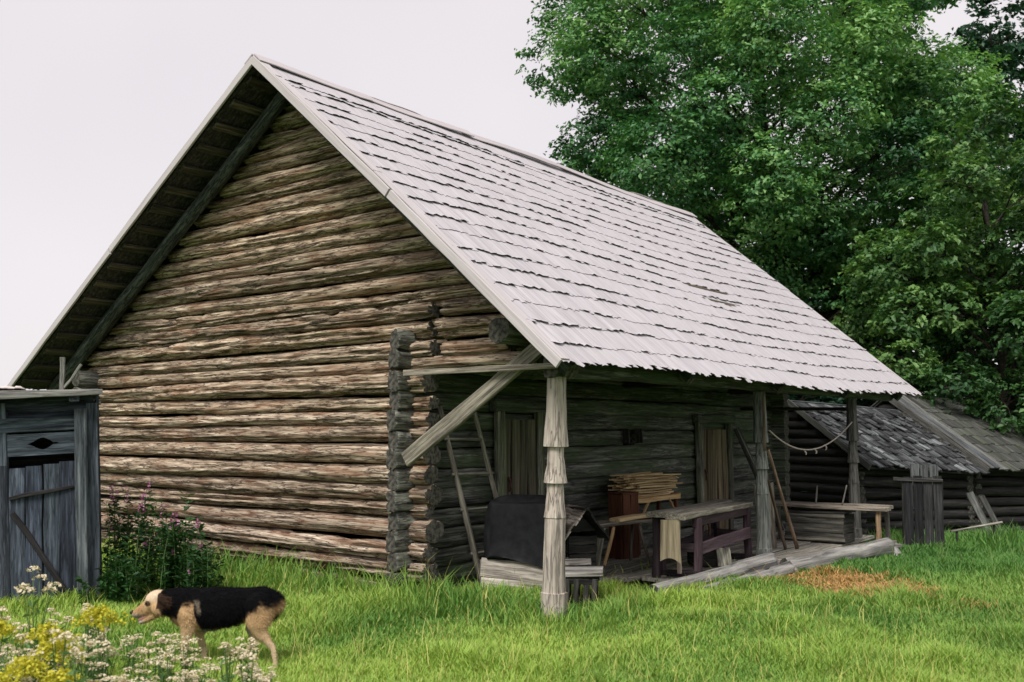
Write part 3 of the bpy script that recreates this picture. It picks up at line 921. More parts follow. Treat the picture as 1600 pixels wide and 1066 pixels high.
# ------------------------------------------------------------------ the sheds behind on the right
def shed(name, label, o_lat, o_dep, ang, z_eave, L, run, rise, ground_off, rows, cols, mat, lift, tiltz=0.0, pale=0.0, wallmat=None):
    p = W(o_lat, o_dep)
    o = thing(name, label, 'shed', (p.x, p.y, -0.32), YAW + ang)
    zE = z_eave + 0.32
    sl = math.hypot(run, rise)
    def rp(x, s, h, side=1):
        t = s / sl
        y = run * t if side > 0 else 2 * run - run * t
        n = Vector((0, -rise, run)).normalized() if side > 0 else Vector((0, rise, run)).normalized()
        return Vector((x, y, zE + rise * t + tiltz * x)) + n * h
    # deck
    V = [rp(0, 0, -.05), rp(L, 0, -.05), rp(L, sl, -.05), rp(0, sl, -.05), rp(L, 0, -.05, -1), rp(0, 0, -.05, -1)]
    V2 = [v + Vector((0, 0, 0.03)) for v in V]
    F = [(0, 3, 2, 1), (3, 5, 4, 2)]
    F2 = [(6, 7, 8, 9), (9, 8, 10, 11), (0, 1, 7, 6), (1, 2, 8, 7), (2, 4, 10, 8), (4, 5, 11, 10), (5, 3, 9, 11), (3, 0, 6, 9)]
    me = bpy.data.meshes.new('roof'); me.from_pydata([tuple(v) for v in V + V2], [], F + F2)
    rf = put('roof', me, M_DARK, o)
    rn = random.Random(len(label))
    protos = []
    for k in range(8):
        Vs, Fs, mi = shingle_geo(sl / rows * 1.7, L / cols * rn.uniform(0.8, 1.1), 0.018, rn)
        m2 = bpy.data.meshes.new('shingle'); m2.from_pydata(Vs, [], Fs); m2.materials.append(mat); protos.append(m2)
    for r_ in range(rows):
        for c_ in range(cols):
            x = pale + (L - pale) * (c_ + 0.5) / cols + rn.uniform(-0.02, 0.02)
            s = sl * r_ / rows - 0.04 + rn.uniform(-0.035, 0.03)
            a = rp(x, min(sl, s + sl / rows * 1.7), 0.005)
            b = rp(x, s, 0.02 + lift * rn.random() ** 2)
            tone = rn.choice((0.45, 0.55, 0.65, 0.75, 0.85, 1.5)) if lift > 0.03 else 1
            put('shingle', protos[rn.randrange(8)], None, rf, frame(a, b - a, (-1, 0, 0)) @ Matrix.Rotation(rn.uniform(-0.10, 0.10) * (lift > 0.03), 4, 'Z'), (tone, tone, tone))
    for k in range(10):
        y = run + run * (k + 0.5) / 10
        plank('rear_roof_board', rf, rp(-0.02, sl * (1 - (k + .5) / 10), 0.02, -1), rp(L + .02, sl * (1 - (k + .5) / 10), 0.02, -1), sl / 10 * 1.1, 0.02, mat, face=(0, rise, run))
    if pale:
        for k in range(4):
            x = 0.02 + pale * (k + 0.5) / 4
            plank('roof_board', rf, rp(x, -0.05 - 0.02 * k, 0.05 + 0.012 * (k % 2)), rp(x, sl, 0.06), pale / 4 + 0.015, 0.02, M_GREY, face=(0, -rise, run), color=(0.50, 0.54, 0.58) if k != 1 else (0.28, 0.34, 0.42), n=8)
    plank('verge_board', rf, rp(-0.02, -0.05, 0.0), rp(-0.02, sl, 0.0), 0.11, 0.025, M_GREY, face=(-1, 0, 0), color=(0.42, 0.45, 0.46))
    # walls; the shade of the trees overhead is put into their dark tones
    wm = wallmat or M_DARK
    yw = 0.28
    top = zE + rise * yw / run - 0.06
    n = 7
    for k in range(n):
        z = 0.08 + (top - 0.06) * k / n
        log('wall_log', o, (0.02, yw + 0.08, z), (L - 0.02, yw + 0.08, z + tiltz * L * k / n), 0.095, mat=[wm, M_END], ns=16, nr=10, rough=0.6, seed=k + len(label), color=(0.75, 0.75, 0.78))
    gz = 0.08
    k = 0
    while True:
        half = run * (zE + rise - gz - 0.12) / rise
        half = min(half, run - yw)
        if half < 0.12: break
        log('gable_log', o, (0.10, run - half, gz), (0.10, run + half, gz), 0.09, mat=[M_DARK, M_END], front=(-1, 0, 0), ns=10, nr=10, rough=0.4, seed=k + 7, color=(0.6, 0.6, 0.6))
        log('gable_log', o, (L - 0.10, run - half, gz), (L - 0.10, run + half, gz), 0.09, mat=[M_DARK, M_END], front=(1, 0, 0), ns=10, nr=10, rough=0.4, seed=k + 17)
        gz += 0.165; k += 1
    return o


shed_a = shed('woodshed', 'low dark log shed with shaggy broken shingles behind the porch', 6.06, 17.0, R(25), 1.02, 2.82, 2.0, 1.15, 0, 10, 30, M_OLDSH, 0.06, tiltz=-0.055)
pb = W(6.06, 17.0) + (RT * math.cos(R(25)) + FH * math.sin(R(25))) * 2.84
shed('cart_shed', 'farther low shed with pale boards and mossy shingle roof', pb.dot(RT), pb.dot(FH), R(25), 0.93, 2.7, 2.35, 1.40, 0, 9, 22, M_MOSSY, 0.02, tiltz=-0.03, pale=0.36)

# plank enclosure standing in front of the shed
def build_enclosure():
    p = W(5.84, 15.0)
    o = thing('plank_closet', 'dark upright plank closet standing in front of the shed wall', 'closet', (p.x, p.y, float(ground_z(p.x, p.y)) - 0.02), YAW - R(19))
    for k in range(4):
        plank('front_board', o, (0.07 + 0.135 * k, 0, 0), (0.07 + 0.135 * k, 0, 1.08 + 0.02 * (k % 2)), 0.125, 0.025, M_DARK, face=(0, -1, 0), color=((0.75, 0.8, 0.95), (0.55, 0.6, 0.7), (1.0, 1.05, 1.2), (0.7, 0.75, 0.85))[k])  # board colours lowered to hold the deep shade before the shed
    plank('top_rail', o, (-0.13, -0.03, 1.055), (0.55, -0.03, 1.03), 0.05, 0.035, M_DARK, face=(0, -1, 0), color=(2.2, 2.2, 2.2))
    for k in range(3):
        plank('back_board', o, (0.18 + 0.13 * k, 0.10, 0.6), (0.18 + 0.13 * k, 0.10, 1.27 - 0.01 * k), 0.12, 0.025, M_GREY, face=(0, -1, 0), color=(0.36, 0.41, 0.46))
    for xx, f in ((0.0, (-1, 0, 0)), (0.54, (1, 0, 0))):
        for k in range(3):
            plank('side_board', o, (xx, 0.06 + 0.14 * k, 0), (xx, 0.06 + 0.14 * k, 1.02), 0.13, 0.025, M_DARK, face=f)


build_enclosure()
p = W(7.95, 16.9); q = W(7.75, 17.25)
b1 = thing('leaning_boards', 'two weathered boards leaning on the shed wall at far right', 'boards', (p.x, p.y, float(ground_z(p.x, p.y))), YAW)
plank('board', b1, (0.14, -0.05, 0.0), (-0.12, 0.30, 0.85), 0.13, 0.025, M_DARK, face=(0, -1, 0.3), color=(2.2, 2.4, 2.4))
plank('board', b1, (0.30, -0.08, 0.0), (0.08, 0.28, 0.80), 0.10, 0.025, M_DARK, face=(0, -1, 0.3), color=(1.4, 1.5, 1.5))
pa = W(7.0, 16.1); pz = float(ground_z(pa.x, pa.y))
pl = thing('rail_pole', 'pale pole resting on two stakes before the shed', 'pole', (pa.x, pa.y, pz), YAW)
log('pole', pl, (0, 0, 0.30), (0.86, 0.05, 0.44), 0.022, mat=[M_GREY, M_END], ns=8, nr=8, rough=0.2, seed=5, color=(1, 1, 0.95))
plank('stake', pl, (0.12, 0.03, -0.05), (0.12, 0.03, 0.30), 0.035, 0.03, M_DARK, face=(0, -1, 0))
plank('stake', pl, (0.74, 0.07, -0.05), (0.74, 0.07, 0.40), 0.035, 0.03, M_DARK, face=(0, -1, 0))

# ------------------------------------------------------------------ things on and by the porch
# ladder
lad = thing('ladder', 'grey wooden ladder leaning on the dark wall near the barn corner', 'ladder', (-6.45, 8.2, 0.0))
LB = Vector((-6.45, 8.2, 0))
ra = (Vector((-6.64, 8.02, -0.03)) - LB, Vector((-6.74, 7.44, 1.86)) - LB)
rb = (Vector((-6.64, 8.62, -0.03)) - LB, Vector((-6.74, 7.98, 1.86)) - LB)
for a, b in (ra, rb):
    log('rail', lad, a, b, 0.036, 0.030, mat=[M_GREY, M_END], front=(1, 0, 0), ns=12, nr=8, rough=0.25, seed=a.y + 3, color=(0.85, 0.84, 0.78))
for t in (0.2, 0.44, 0.63, 0.82, 0.95):
    log('rung', lad, ra[0].lerp(ra[1], t) + Vector((0.0, -0.05, 0)), rb[0].lerp(rb[1], t) + Vector((0.0, 0.05, 0)), 0.017, mat=[M_GREY, M_END], front=(1, 0, 0), ns=4, nr=8, rough=0.2, seed=t, color=(0.7, 0.7, 0.65))

# low plank crate with black cover over the load in it
ca = Vector((-6.36, 7.67, 0)); cb = Vector((-5.65, 8.05, 0))
cr_ang = math.atan2(cb.y - ca.y, cb.x - ca.x)
crate = thing('plank_crate', 'low pale plank crate in the grass behind the front porch post', 'crate', ca, cr_ang)
CL, CD = 0.80, 0.34
for k in range(2):
    plank('front_board', crate, (-0.01, 0, 0.09 + 0.19 * k), (CL, 0, 0.04 + 0.165 * k), 0.182, 0.028, M_GREY, face=(0, -1, 0), color=(1.75, 1.68, 1.65), seed=77 + k, warp=0.003)
    plank('back_board', crate, (0, CD, 0.10 + 0.165 * k), (CL, CD, 0.10 + 0.165 * k), 0.155, 0.028, M_GREY, face=(0, 1, 0))
    for xx, f in ((-0.0, (-1, 0, 0)), (CL, (1, 0, 0))):
        plank('side_board', crate, (xx, 0.03, 0.10 + 0.16 * k), (xx, CD - 0.02, 0.10 + 0.165 * k), 0.155, 0.028, M_GREY, face=f, color=(0.8, 0.8, 0.78))
for xx in (0.0, CL - 0.03):
    plank('corner_stake', crate, (xx, 0.035, -0.05), (xx, 0.035, 0.34), 0.05, 0.04, M_GREY, face=(0, -1, 0))
plank('bottom_board', crate, (0.0, CD / 2, 0.03), (CL, CD / 2, 0.03), CD - 0.06, 0.03, M_DARK)


def build_cover():
    nu, nv = 72, 26
    V, F = [], []
    rn = random.Random(2)
    for j in range(nv + 1):
        v = j / nv
        for i in range(nu):
            a = 2 * math.pi * i / nu
            cx_, sy_ = math.cos(a), math.sin(a)
            pw = 0.38
            ex = math.copysign(abs(cx_) ** pw, cx_); ey = math.copysign(abs(sy_) ** pw, sy_)
            if v < 0.3:      # top
                k = v / 0.3
                sc = 0.02 + 0.86 * k; z = 0.97 + 0.03 * math.cos(a * 2) * k - 0.075 * k ** 3
                fold = 0
            else:
                k = (v - 0.3) / 0.7
                sc = 0.88 + 0.16 * min(1, k * 4) ** 0.6 * 1.0 + 0.03 * k
                z = 0.925 - (0.925 - 0.33) * k
                fold = k
            wr = 0.035 * fold * (fbm(i * 0.33, v * 2.2, 5, 2) - 0.5) * 2 + 0.015 * (fbm(i * 0.12, v * 5, 8, 2) - 0.5)
            x = 0.385 + (0.365 * sc + wr) * ex
            y = CD / 2 + (0.185 * sc + wr) * ey
            if v >= 0.999: z += 0.035 * math.sin(i * 0.4) - 0.12 * (x / CL - 0.5)
            z += 0.02 * (fbm(x * 5, y * 5, 6, 2) - 0.5) - 0.05 * max(0, (0.25 - x / CL))
            V.append((x, y, float(z)))
    for j in range(nv):
        for i in range(nu):
            F.append((j * nu + i, (j + 1) * nu + i, (j + 1) * nu + (i + 1) % nu, j * nu + (i + 1) % nu))
    F.append(tuple(range(nu)))
    me = bpy.data.meshes.new('cover'); me.from_pydata(V, [], F)
    o = put('black_cover', me, M_TARP, None, MWORLD[crate], smooth=True)
    tag(o, 'black cloth cover draped over the load in the plank crate', 'cover')


build_cover()

# slatted box with a rough slab on it, right of the front post
p = Vector((-5.34, 7.80, 0))
sb = thing('slatted_box', 'dark slatted box in the grass right of the front post', 'box', p, R(30))
for k in range(5):
    plank('slat', sb, (-0.16 + 0.085 * k, -0.12, -0.03), (-0.15 + 0.085 * k, -0.13 + 0.01 * k, 0.25), 0.05, 0.02, M_DARK, face=(0, -1, 0), color=(1.6, 1.6, 1.5))
    plank('slat', sb, (-0.16 + 0.085 * k, 0.14, -0.03), (-0.16 + 0.085 * k, 0.14, 0.25), 0.05, 0.02, M_DARK, face=(0, 1, 0))
for yy in (-0.10, 0.12):
    plank('rail', sb, (-0.2, yy, 0.225), (0.22, yy, 0.225), 0.05, 0.03, M_DARK, face=(0, -1, 0))
    plank('rail', sb, (-0.2, yy, 0.05), (0.22, yy, 0.05), 0.05, 0.03, M_DARK, face=(0, -1, 0))
sl_ = put('split_wood', log_mesh(0.50, 0.13, 0.12, ns=16, nr=16, rough=1.0, seed=44, squash=0.32), [M_EDGE, M_END], None, MWORLD[sb] @ frame((-0.24, 0.02, 0.30), (1, 0, 0.03), (0, 0.15, -1)), (1.35, 1.32, 1.3))
tag(sl_, 'rough pale slab of wood lying on the dark slatted box', 'slab')
sl_ = put('split_wood', log_mesh(0.34, 0.08, 0.07, ns=12, nr=14, rough=0.9, seed=48, squash=0.4), [M_EDGE, M_END], None, MWORLD[sb] @ frame((-0.20, 0.12, 0.365), (1, 0.1, 0.04), (0, 0.15, -1)), (1.25, 1.2, 1.15))
tag(sl_, 'smaller split slab lying on top of the pale slab', 'slab')

# kennel-like little house
kp = Vector((-5.98, 8.72, 0.08))
ken = thing('little_kennel', 'small dark gabled wooden kennel with pale roof pieces on the porch', 'kennel', kp, R(62))
kw, kd, kh, kr = 0.16, 0.18, 0.47, 0.20
for k in range(5):
    z = 0.05 + 0.09 * k
    plank('wall_board', ken, (-kw, -kd, z), (kw, -kd, z), 0.085, 0.02, M_DARK, face=(0, -1, 0), color=(0.7, 0.7, 0.7))
    plank('wall_board', ken, (-kw, kd, z), (kw, kd, z), 0.085, 0.02, M_DARK, face=(0, 1, 0))
    plank('wall_board', ken, (-kw, -kd + .01, z), (-kw, kd - .01, z), 0.085, 0.02, M_DARK, face=(-1, 0, 0))
    plank('wall_board', ken, (kw, -kd + .01, z), (kw, kd - .01, z), 0.085, 0.02, M_DARK, face=(1, 0, 0))
me = bpy.data.meshes.new('gable'); me.from_pydata([(-kw, -kd, kh + .03), (kw, -kd, kh + .03), (0, -kd, kh + kr - .02), (-kw, -kd + .02, kh + .03), (kw, -kd + .02, kh + .03), (0, -kd + .02, kh + kr - .02)], [], [(0, 1, 2), (5, 4, 3), (0, 3, 4, 1), (1, 4, 5, 2), (2, 5, 3, 0)])
put('gable_panel', me, M_DARK, ken, color=(0.6, 0.6, 0.6))
for sgn in (-1, 1):
    nrm = Vector((sgn * kr, 0, kw)).normalized()
    for k in range(4):
        t0 = k / 4
        a = Vector((sgn * (kw + 0.10) * (1 - t0 * 1.0), -kd - 0.10, kh - 0.06 + (kr + 0.10) * t0)) + nrm * 0.02 * k * 0.3
        b = a + Vector((0, 2 * kd + 0.2, 0))
        off = Vector((-sgn * 0.05, 0, 0.05))
        cuts = (0, 0.36, 0.68, 1.0)
        for c in range(3):
            aa, bb = (a + off).lerp(b + off, cuts[c] + 0.01), (a + off).lerp(b + off, cuts[c + 1])
            plank('roof_piece', ken, aa + nrm * random.uniform(0, 0.02), bb + nrm * random.uniform(0, 0.02), 0.125, 0.018, M_GREY if sgn < 0 else M_DARK, face=nrm, color=random.choice(((2.3, 2.15, 2.15), (1.0, 0.9, 0.85), (2.0, 1.9, 1.85), (1.6, 1.45, 1.4))) if sgn < 0 else (0.8, 0.8, 0.8), n=2)
plank('ridge_strip', ken, (0, -kd - 0.11, kh + kr + 0.055), (0, kd + 0.11, kh + kr + 0.055), 0.07, 0.03, M_DARK)

# bench by the kennel
bp_ = Vector((-6.05, 9.75, 0.10))
ben = thing('plank_bench', 'short plank bench with splayed legs beside the little kennel', 'bench', bp_, R(80))
plank('seat', ben, (-0.52, 0, 0.47), (0.60, 0, 0.49), 0.26, 0.04, M_GREY, color=(0.85, 0.8, 0.72))
plank('leg', ben, (-0.60, -0.14, 0.0), (-0.40, -0.06, 0.45), 0.11, 0.03, M_GREY, face=(-1, -0.6, 0.3), color=(0.85, 0.88, 0.74))
plank('leg', ben, (-0.50, 0.12, 0.0), (-0.38, 0.05, 0.45), 0.09, 0.03, M_GREY, face=(-1, -0.6, 0.3), color=(0.7, 0.72, 0.62))
plank('leg', ben, (0.34, -0.14, 0.0), (0.26, -0.05, 0.45), 0.035, 0.03, M_GREY, face=(0, -1, 0), color=(0.6, 0.55, 0.5))
plank('leg', ben, (0.34, 0.14, 0.0), (0.26, 0.05, 0.45), 0.035, 0.03, M_GREY, face=(0, -1, 0), color=(0.6, 0.55, 0.5))
plank('strut', ben, (-0.42, -0.13, 0.05), (-0.20, -0.08, 0.45), 0.035, 0.025, M_PALE, face=(0, -1, 0), color=(0.85, 0.8, 0.75))
pb_ = plank('fresh_plank', None, Vector((-6.00, 9.55, 0.625)), Vector((-5.90, 10.25, 0.635)), 0.15, 0.04, M_PALE, color=(1.1, 1.1, 1.15))
tag(pb_, 'short fresh yellow plank lying on the bench seat', 'plank')
rb_ = thing('brown_box', 'upright red-brown wooden box between the bench and the lath table', 'box', (-6.34, 10.28, 0.10), R(80))
for (a, b, w, f) in (((-0.07, -0.11, 0.0), (-0.07, -0.11, 0.76), 0.125, 0), ((0.065, -0.11, 0.0), (0.065, -0.11, 0.76), 0.125, 0)):
    plank('front_board', rb_, a, b, w, 0.02, M_RED, face=(0, -1, 0), color=(1.0, 1.0, 1.0))
for xx, f in ((-0.135, (-1, 0, 0)), (0.135, (1, 0, 0))):
    plank('side_board', rb_, (xx, 0, 0), (xx, 0, 0.76), 0.21, 0.02, M_RED, face=f)
plank('back_board', rb_, (0, 0.11, 0), (0, 0.11, 0.76), 0.26, 0.02, M_RED, face=(0, 1, 0))
plank('lid', rb_, (-0.14, 0, 0.775), (0.14, 0, 0.775), 0.25, 0.02, M_RED)

# table with the stack of laths, against the wall
tb = thing('lath_table', 'narrow wooden table with diagonal struts under the stack of laths', 'table', (-6.42, 11.05, 0.10), R(90))
plank('top', tb, (-0.55, 0.06, 0.70), (0.58, 0.06, 0.70), 0.36, 0.03, M_PALE, color=(0.7, 0.62, 0.55))
plank('apron', tb, (-0.52, -0.125, 0.665), (0.56, -0.125, 0.665), 0.055, 0.02, M_PALE, face=(0, -1, 0), color=(0.95, 0.9, 0.85))
for xx in (-0.46, 0.50):
    for yy in (-0.09, 0.17):
        plank('leg', tb, (xx, yy, 0), (xx, yy, 0.685), 0.05, 0.045, M_RED, face=(0, -1, 0), color=(1.2, 1.2, 1.2))
    s_ = 1 if xx < 0 else -1
    plank('strut', tb, (xx + 0.0 * s_, -0.12, 0.38), (xx + 0.24 * s_, -0.12, 0.66), 0.035, 0.022, M_PALE, face=(0, -1, 0), color=(0.8, 0.72, 0.66))
rn = random.Random(9)
TM = MWORLD[tb]
nl = 0
for row in range(9):
    for c in range(5):
        y = -0.10 + 0.075 * c + rn.uniform(-0.01, 0.01)
        x0 = -0.58 + rn.uniform(-0.04, 0.16); x1 = 0.50 + rn.uniform(-0.22, 0.14)
        if row == 8 and c in (1, 3): continue
        z = 0.728 + 0.030 * row
        dv = Vector((x1 - x0, rn.uniform(-0.03, 0.03), rn.uniform(-0.012, 0.012)))
        l = put('lath', plank_mesh(dv.length, rn.uniform(0.035, 0.06), rn.uniform(0.012, 0.022), rn.randrange(9999), n=4, warp=0.008, ragged=0.02), M_PALE, None, TM @ frame((x0, y, z), dv, (0, 1, 0.0)))
        if row < 8 and c == 0:
            tag(l, 'thin yellow lath on the front side of the stack on the table', 'lath', 'laths along the front of the stack')
        elif row == 8:
            tag(l, 'thin yellow lath on the very top of the stack', 'lath', 'laths on top of the stack')
        else:
            tag(l, 'thin yellow lath in the stack, behind its front row', 'lath', 'laths inside the stack')

# workbench
wbp = Vector((-5.20, 10.06, 0.10))
wb = thing('workbench', 'long old workbench with purple legs between front and middle posts', 'workbench', wbp, R(97))
plank('top_board', wb, (-1.02, -0.11, 0.635), (1.15, -0.11, 0.645), 0.24, 0.055, M_GREY, color=(0.95, 0.93, 0.84), n=10, edge=0.01)
plank('top_board', wb, (-0.96, 0.13, 0.645), (1.15, 0.13, 0.655), 0.22, 0.055, M_GREY, color=(0.85, 0.83, 0.76), n=10, edge=0.01)
plank('apron', wb, (-0.75, -0.20, 0.565), (1.08, -0.20, 0.575), 0.09, 0.03, M_PURPLE, face=(0, -1, 0), color=(0.6, 0.5, 0.5))
for xx in (-0.66, 1.0):
    for yy in (-0.20, 0.20):
        plank('leg', wb, (xx + 0.02, yy, 0.0), (xx, yy, 0.61), 0.085, 0.075, M_PURPLE, face=(0, -1, 0), color=(0.8, 0.7, 0.75))
    plank('foot', wb, (xx + 0.02, -0.30, 0.03), (xx + 0.02, 0.30, 0.03), 0.11, 0.06, M_PURPLE, color=(0.35, 0.35, 0.38))
    plank('cross_rail', wb, (xx, -0.2, 0.30), (xx, 0.2, 0.30), 0.09, 0.035, M_PURPLE, face=(1, 0, 0))
plank('stretcher', wb, (-0.64, -0.215, 0.29), (1.0, -0.215, 0.32), 0.12, 0.04, M_PURPLE, face=(0, -1, 0), color=(1.35, 1.25, 1.3))
plank('stretcher', wb, (-0.64, 0.215, 0.26), (1.0, 0.215, 0.28), 0.12, 0.04, M_PURPLE, face=(0, 1, 0), color=(0.9, 0.85, 0.9))
# board with a scalloped foot hanging from its near end
V = []
n = 12
for i in range(n + 1):
    t = i / n
    x = -0.10 + 0.20 * t
    zb = 0.20 + 0.045 * math.sin(math.pi * t) - 0.03 * t
    for yy in (0, 0.035):
        V += [(x * (1.05 if True else 1), yy, zb), (x * 0.94, yy, 0.61)]
F = []
for i in range(n):
    a = i * 4
    F += [(a, a + 4, a + 5, a + 1), (a + 2, a + 3, a + 7, a + 6), (a, a + 2, a + 6, a + 4), (a + 1, a + 5, a + 7, a + 3)]
F += [(0, 1, 3, 2), (n * 4, n * 4 + 2, n * 4 + 3, n * 4 + 1)]
me = bpy.data.meshes.new('panel'); me.from_pydata(V, [], F)
me.transform(Matrix.Rotation(R(90), 4, 'Y'))
M_HANG = wood('hanging_board_wood', (0.14, 0.11, 0.07), (0.32, 0.27, 0.18), (0.44, 0.38, 0.27), grain=(1.4, 28, 28), bump=0.4, vary=0.0)
put('hanging_board', me, M_HANG, wb, Matrix.Translation((-1.05, -0.06, 0.0)) @ Matrix.Rotation(R(-62), 4, 'Z') @ Matrix.Rotation(R(-90), 4, 'Y'))
plank('end_leg', wb, (-0.86, 0.17, 0.0), (-0.86, 0.17, 0.62), 0.085, 0.075, M_PURPLE, face=(0, -1, 0), color=(0.45, 0.42, 0.45))
plank('vice_screw_block', wb, (-0.80, -0.05, 0.05), (-0.80, -0.05, 0.60), 0.05, 0.04, M_GREY, face=(0, -1, 0), color=(1.1, 0.95, 0.85))
plank('side_panel', wb, (0.55, 0.23, 0.30), (0.55, 0.23, 0.64), 0.24, 0.025, M_GREY, face=(0, -1, 0), color=(0.7, 0.72, 0.62))
wl_ = put('curved_iron_tool', MB().tube([(0.06 * math.cos(t), 0, 0.09 * math.sin(t)) for t in np.linspace(-0.6, 3.6, 16)], [0.012] * 16).mesh(smooth=True), M_IRON, None, Matrix.Translation((-5.12, 10.02, 0.52)) @ Matrix.Rotation(R(80), 4, 'Z'))
tag(wl_, 'curved iron hook hanging under the workbench top', 'hook')
bk = thing('small_box', 'small dark open box standing under the workbench', 'box', (-5.30, 10.35, 0.105), R(60))
for (a, b, f) in (((-0.16, -0.12, 0.13), (0.16, -0.12, 0.13), (0, -1, 0)), ((-0.16, 0.12, 0.13), (0.16, 0.12, 0.13), (0, 1, 0)), ((-0.16, -0.1, 0.13), (-0.16, 0.1, 0.13), (-1, 0, 0)), ((0.16, -0.1, 0.13), (0.16, 0.1, 0.13), (1, 0, 0))):
    plank('side_board', bk, a, b, 0.25, 0.02, M_DARK, face=f)
plank('bottom_board', bk, (-0.15, 0, 0.02), (0.15, 0, 0.02), 0.22, 0.02, M_DARK)
pp = plank('paper_board', None, Vector((-5.03, 10.28, 0.12)), Vector((-5.08, 10.32, 0.31)), 0.17, 0.015, M_GREY, face=(0.8, -0.6, 0.2), color=(1.2, 1.25, 1.1))
tag(pp, 'pale square board propped upright under the workbench', 'board')

# second table with the chest under it
t2 = thing('plank_table', 'rough plank table standing before the far porch post', 'table', (-4.95, 13.5, 0.10), R(0))
plank('top_board', t2, (-0.85, -0.12, 0.50), (0.74, -0.12, 0.49), 0.24, 0.045, M_GREY, color=(1.1, 1.02, 0.92), n=8, edge=0.012)
plank('top_board', t2, (-0.72, 0.13, 0.505), (0.70, 0.13, 0.495), 0.22, 0.045, M_GREY, color=(0.95, 0.88, 0.8), n=8, edge=0.012)
for (xx, yy, col) in ((-0.74, -0.16, (0.6, 0.6, 0.6)), (0.62, -0.16, (1.1, 0.8, 0.55)), (-0.74, 0.18, (0.5, 0.5, 0.5)), (0.62, 0.18, (0.5, 0.5, 0.5))):
    plank('leg', t2, (xx, yy, 0), (xx, yy, 0.475), 0.06, 0.05, M_GREY, face=(0, -1, 0), color=col)
ch = thing('wooden_chest', 'dark old plank chest under the plank table', 'chest', (-5.18, 13.5, 0.11), 0)
for k in range(3):
    for yy, f in ((-0.19, -1), (0.19, 1)):
        plank('side_board', ch, (-0.40, yy, 0.07 + 0.125 * k), (0.40, yy, 0.07 + 0.125 * k), 0.12, 0.025, M_DARK, face=(0, f, 0), color=(3.0, 3.0, 2.8))
    for xx, f in ((-0.40, -1), (0.40, 1)):
        plank('end_board', ch, (xx, -0.18, 0.07 + 0.125 * k), (xx, 0.18, 0.07 + 0.125 * k), 0.12, 0.025, M_DARK, face=(f, 0, 0), color=(1.2, 1.2, 1.1))
for z in (0.05, 0.365):
    plank('edge_strip', ch, (-0.42, -0.21, z), (0.42, -0.21, z), 0.045, 0.025, M_DARK, face=(0, -1, 0), color=(4.5, 4.4, 4.0))
plank('lid', ch, (-0.43, 0, 0.41), (0.43, 0, 0.41), 0.46, 0.025, M_DARK, color=(1.5, 1.5, 1.4))
for k, (x0, x1) in enumerate(((-5.22, -5.20), (-4.86, -4.80))):
    s = log('peg_stick', None, (x0, 13.52, 0.62), (x1, 13.54, 0.86 + 0.02 * k), 0.012, 0.009, mat=[M_GREY, M_END], ns=5, nr=6, seed=k, wander=0.01)
    tag(s, ('thin straight stick standing on the plank table, left one', 'thin bent stick standing on the plank table, right one')[k], 'stick')

# leaning boards, poles
lb = thing('leaning_board', 'long grey board leaning on the wall beside the second door', 'board', (-6.30, 14.35, 0.1), 0)
plank('board', lb, (0.10, 0.30, 0.0), (-0.42, -0.15, 1.55), 0.13, 0.03, M_DARK, face=(1, -0.2, 0.3), color=(1.5, 1.6, 1.6))
plank('edge_strip', lb, (0.15, 0.24, 0.0), (-0.385, -0.20, 1.55), 0.03, 0.035, M_GREY, face=(1, -0.2, 0.3), color=(0.7, 0.75, 0.75))
for k, (a, b, col, lab) in enumerate((((-5.12, 12.55, 0.1), (-4.90, 11.24, 1.40), (1.2, 0.9, 0.7), 'thin brown pole leaning on the middle porch post'), ((-5.22, 12.45, 0.1), (-5.0, 11.27, 1.26), (0.7, 0.55, 0.45), 'thinner dark pole leaning beside the brown pole'), ((-5.35, 12.35, 0.1), (-5.22, 11.95, 0.95), (1.0, 0.95, 0.85), 'short pale board leaning behind the middle porch post'), ((-5.42, 12.15, 0.1), (-5.34, 11.85, 0.95), (0.85, 0.82, 0.75), 'second short board leaning left of the pale board'))):
    if k < 2:
        s = log('leaning_pole', None, a, b, 0.026, 0.02, mat=[M_GREY, M_END], ns=8, nr=7, rough=0.15, seed=k + 2, color=col)
        tag(s, lab, 'pole')
    else:
        s = plank('leaning_board', None, a, b, 0.10, 0.025, M_GREY, face=(1, -0.6, 0), color=col)
        tag(s, lab, 'board')
s = log('upright_stick', None, (-4.87, 11.05, 1.38), (-4.87, 11.06, 2.08), 0.02, 0.016, mat=[M_GREY, M_END], front=(1, 0, 0), ns=6, nr=7, rough=0.15, seed=8, color=(0.95, 0.78, 0.62))
tag(s, 'thin upright brown stick fixed on the upper middle post', 'stick')

# rope between the two far posts
pts = []
A_, B_ = Vector((-4.86, 11.16, 1.62)), Vector((-4.92, 14.16, 1.74))
for i in range(25):
    t = i / 24
    q = A_.lerp(B_, t); q.z -= 0.30 * 4 * t * (1 - t) * (1 + 0.25 * (0.5 - t))
    pts.append(q)
rp_ = thing('washing_line', 'slack pale washing line hung between the two far posts', 'rope', A_)
put('line', MB().tube([p - A_ for p in pts], [0.009] * 25, 6).mesh(smooth=True), M_ROPE, rp_)
for k, i in enumerate((9, 12, 15)):
    c = put('clothes_peg', plank_mesh(0.075, 0.016, 0.014, k), M_ROPE, None, frame(pts[i] + Vector((0, 0, 0.012)), (0.1, 0.1, -1), (0, 1, 0)))
    tag(c, ('wooden peg on the washing line nearest the middle post', 'wooden peg at the lowest point of the washing line', 'wooden peg on the washing line nearest the far post')[k], 'peg')

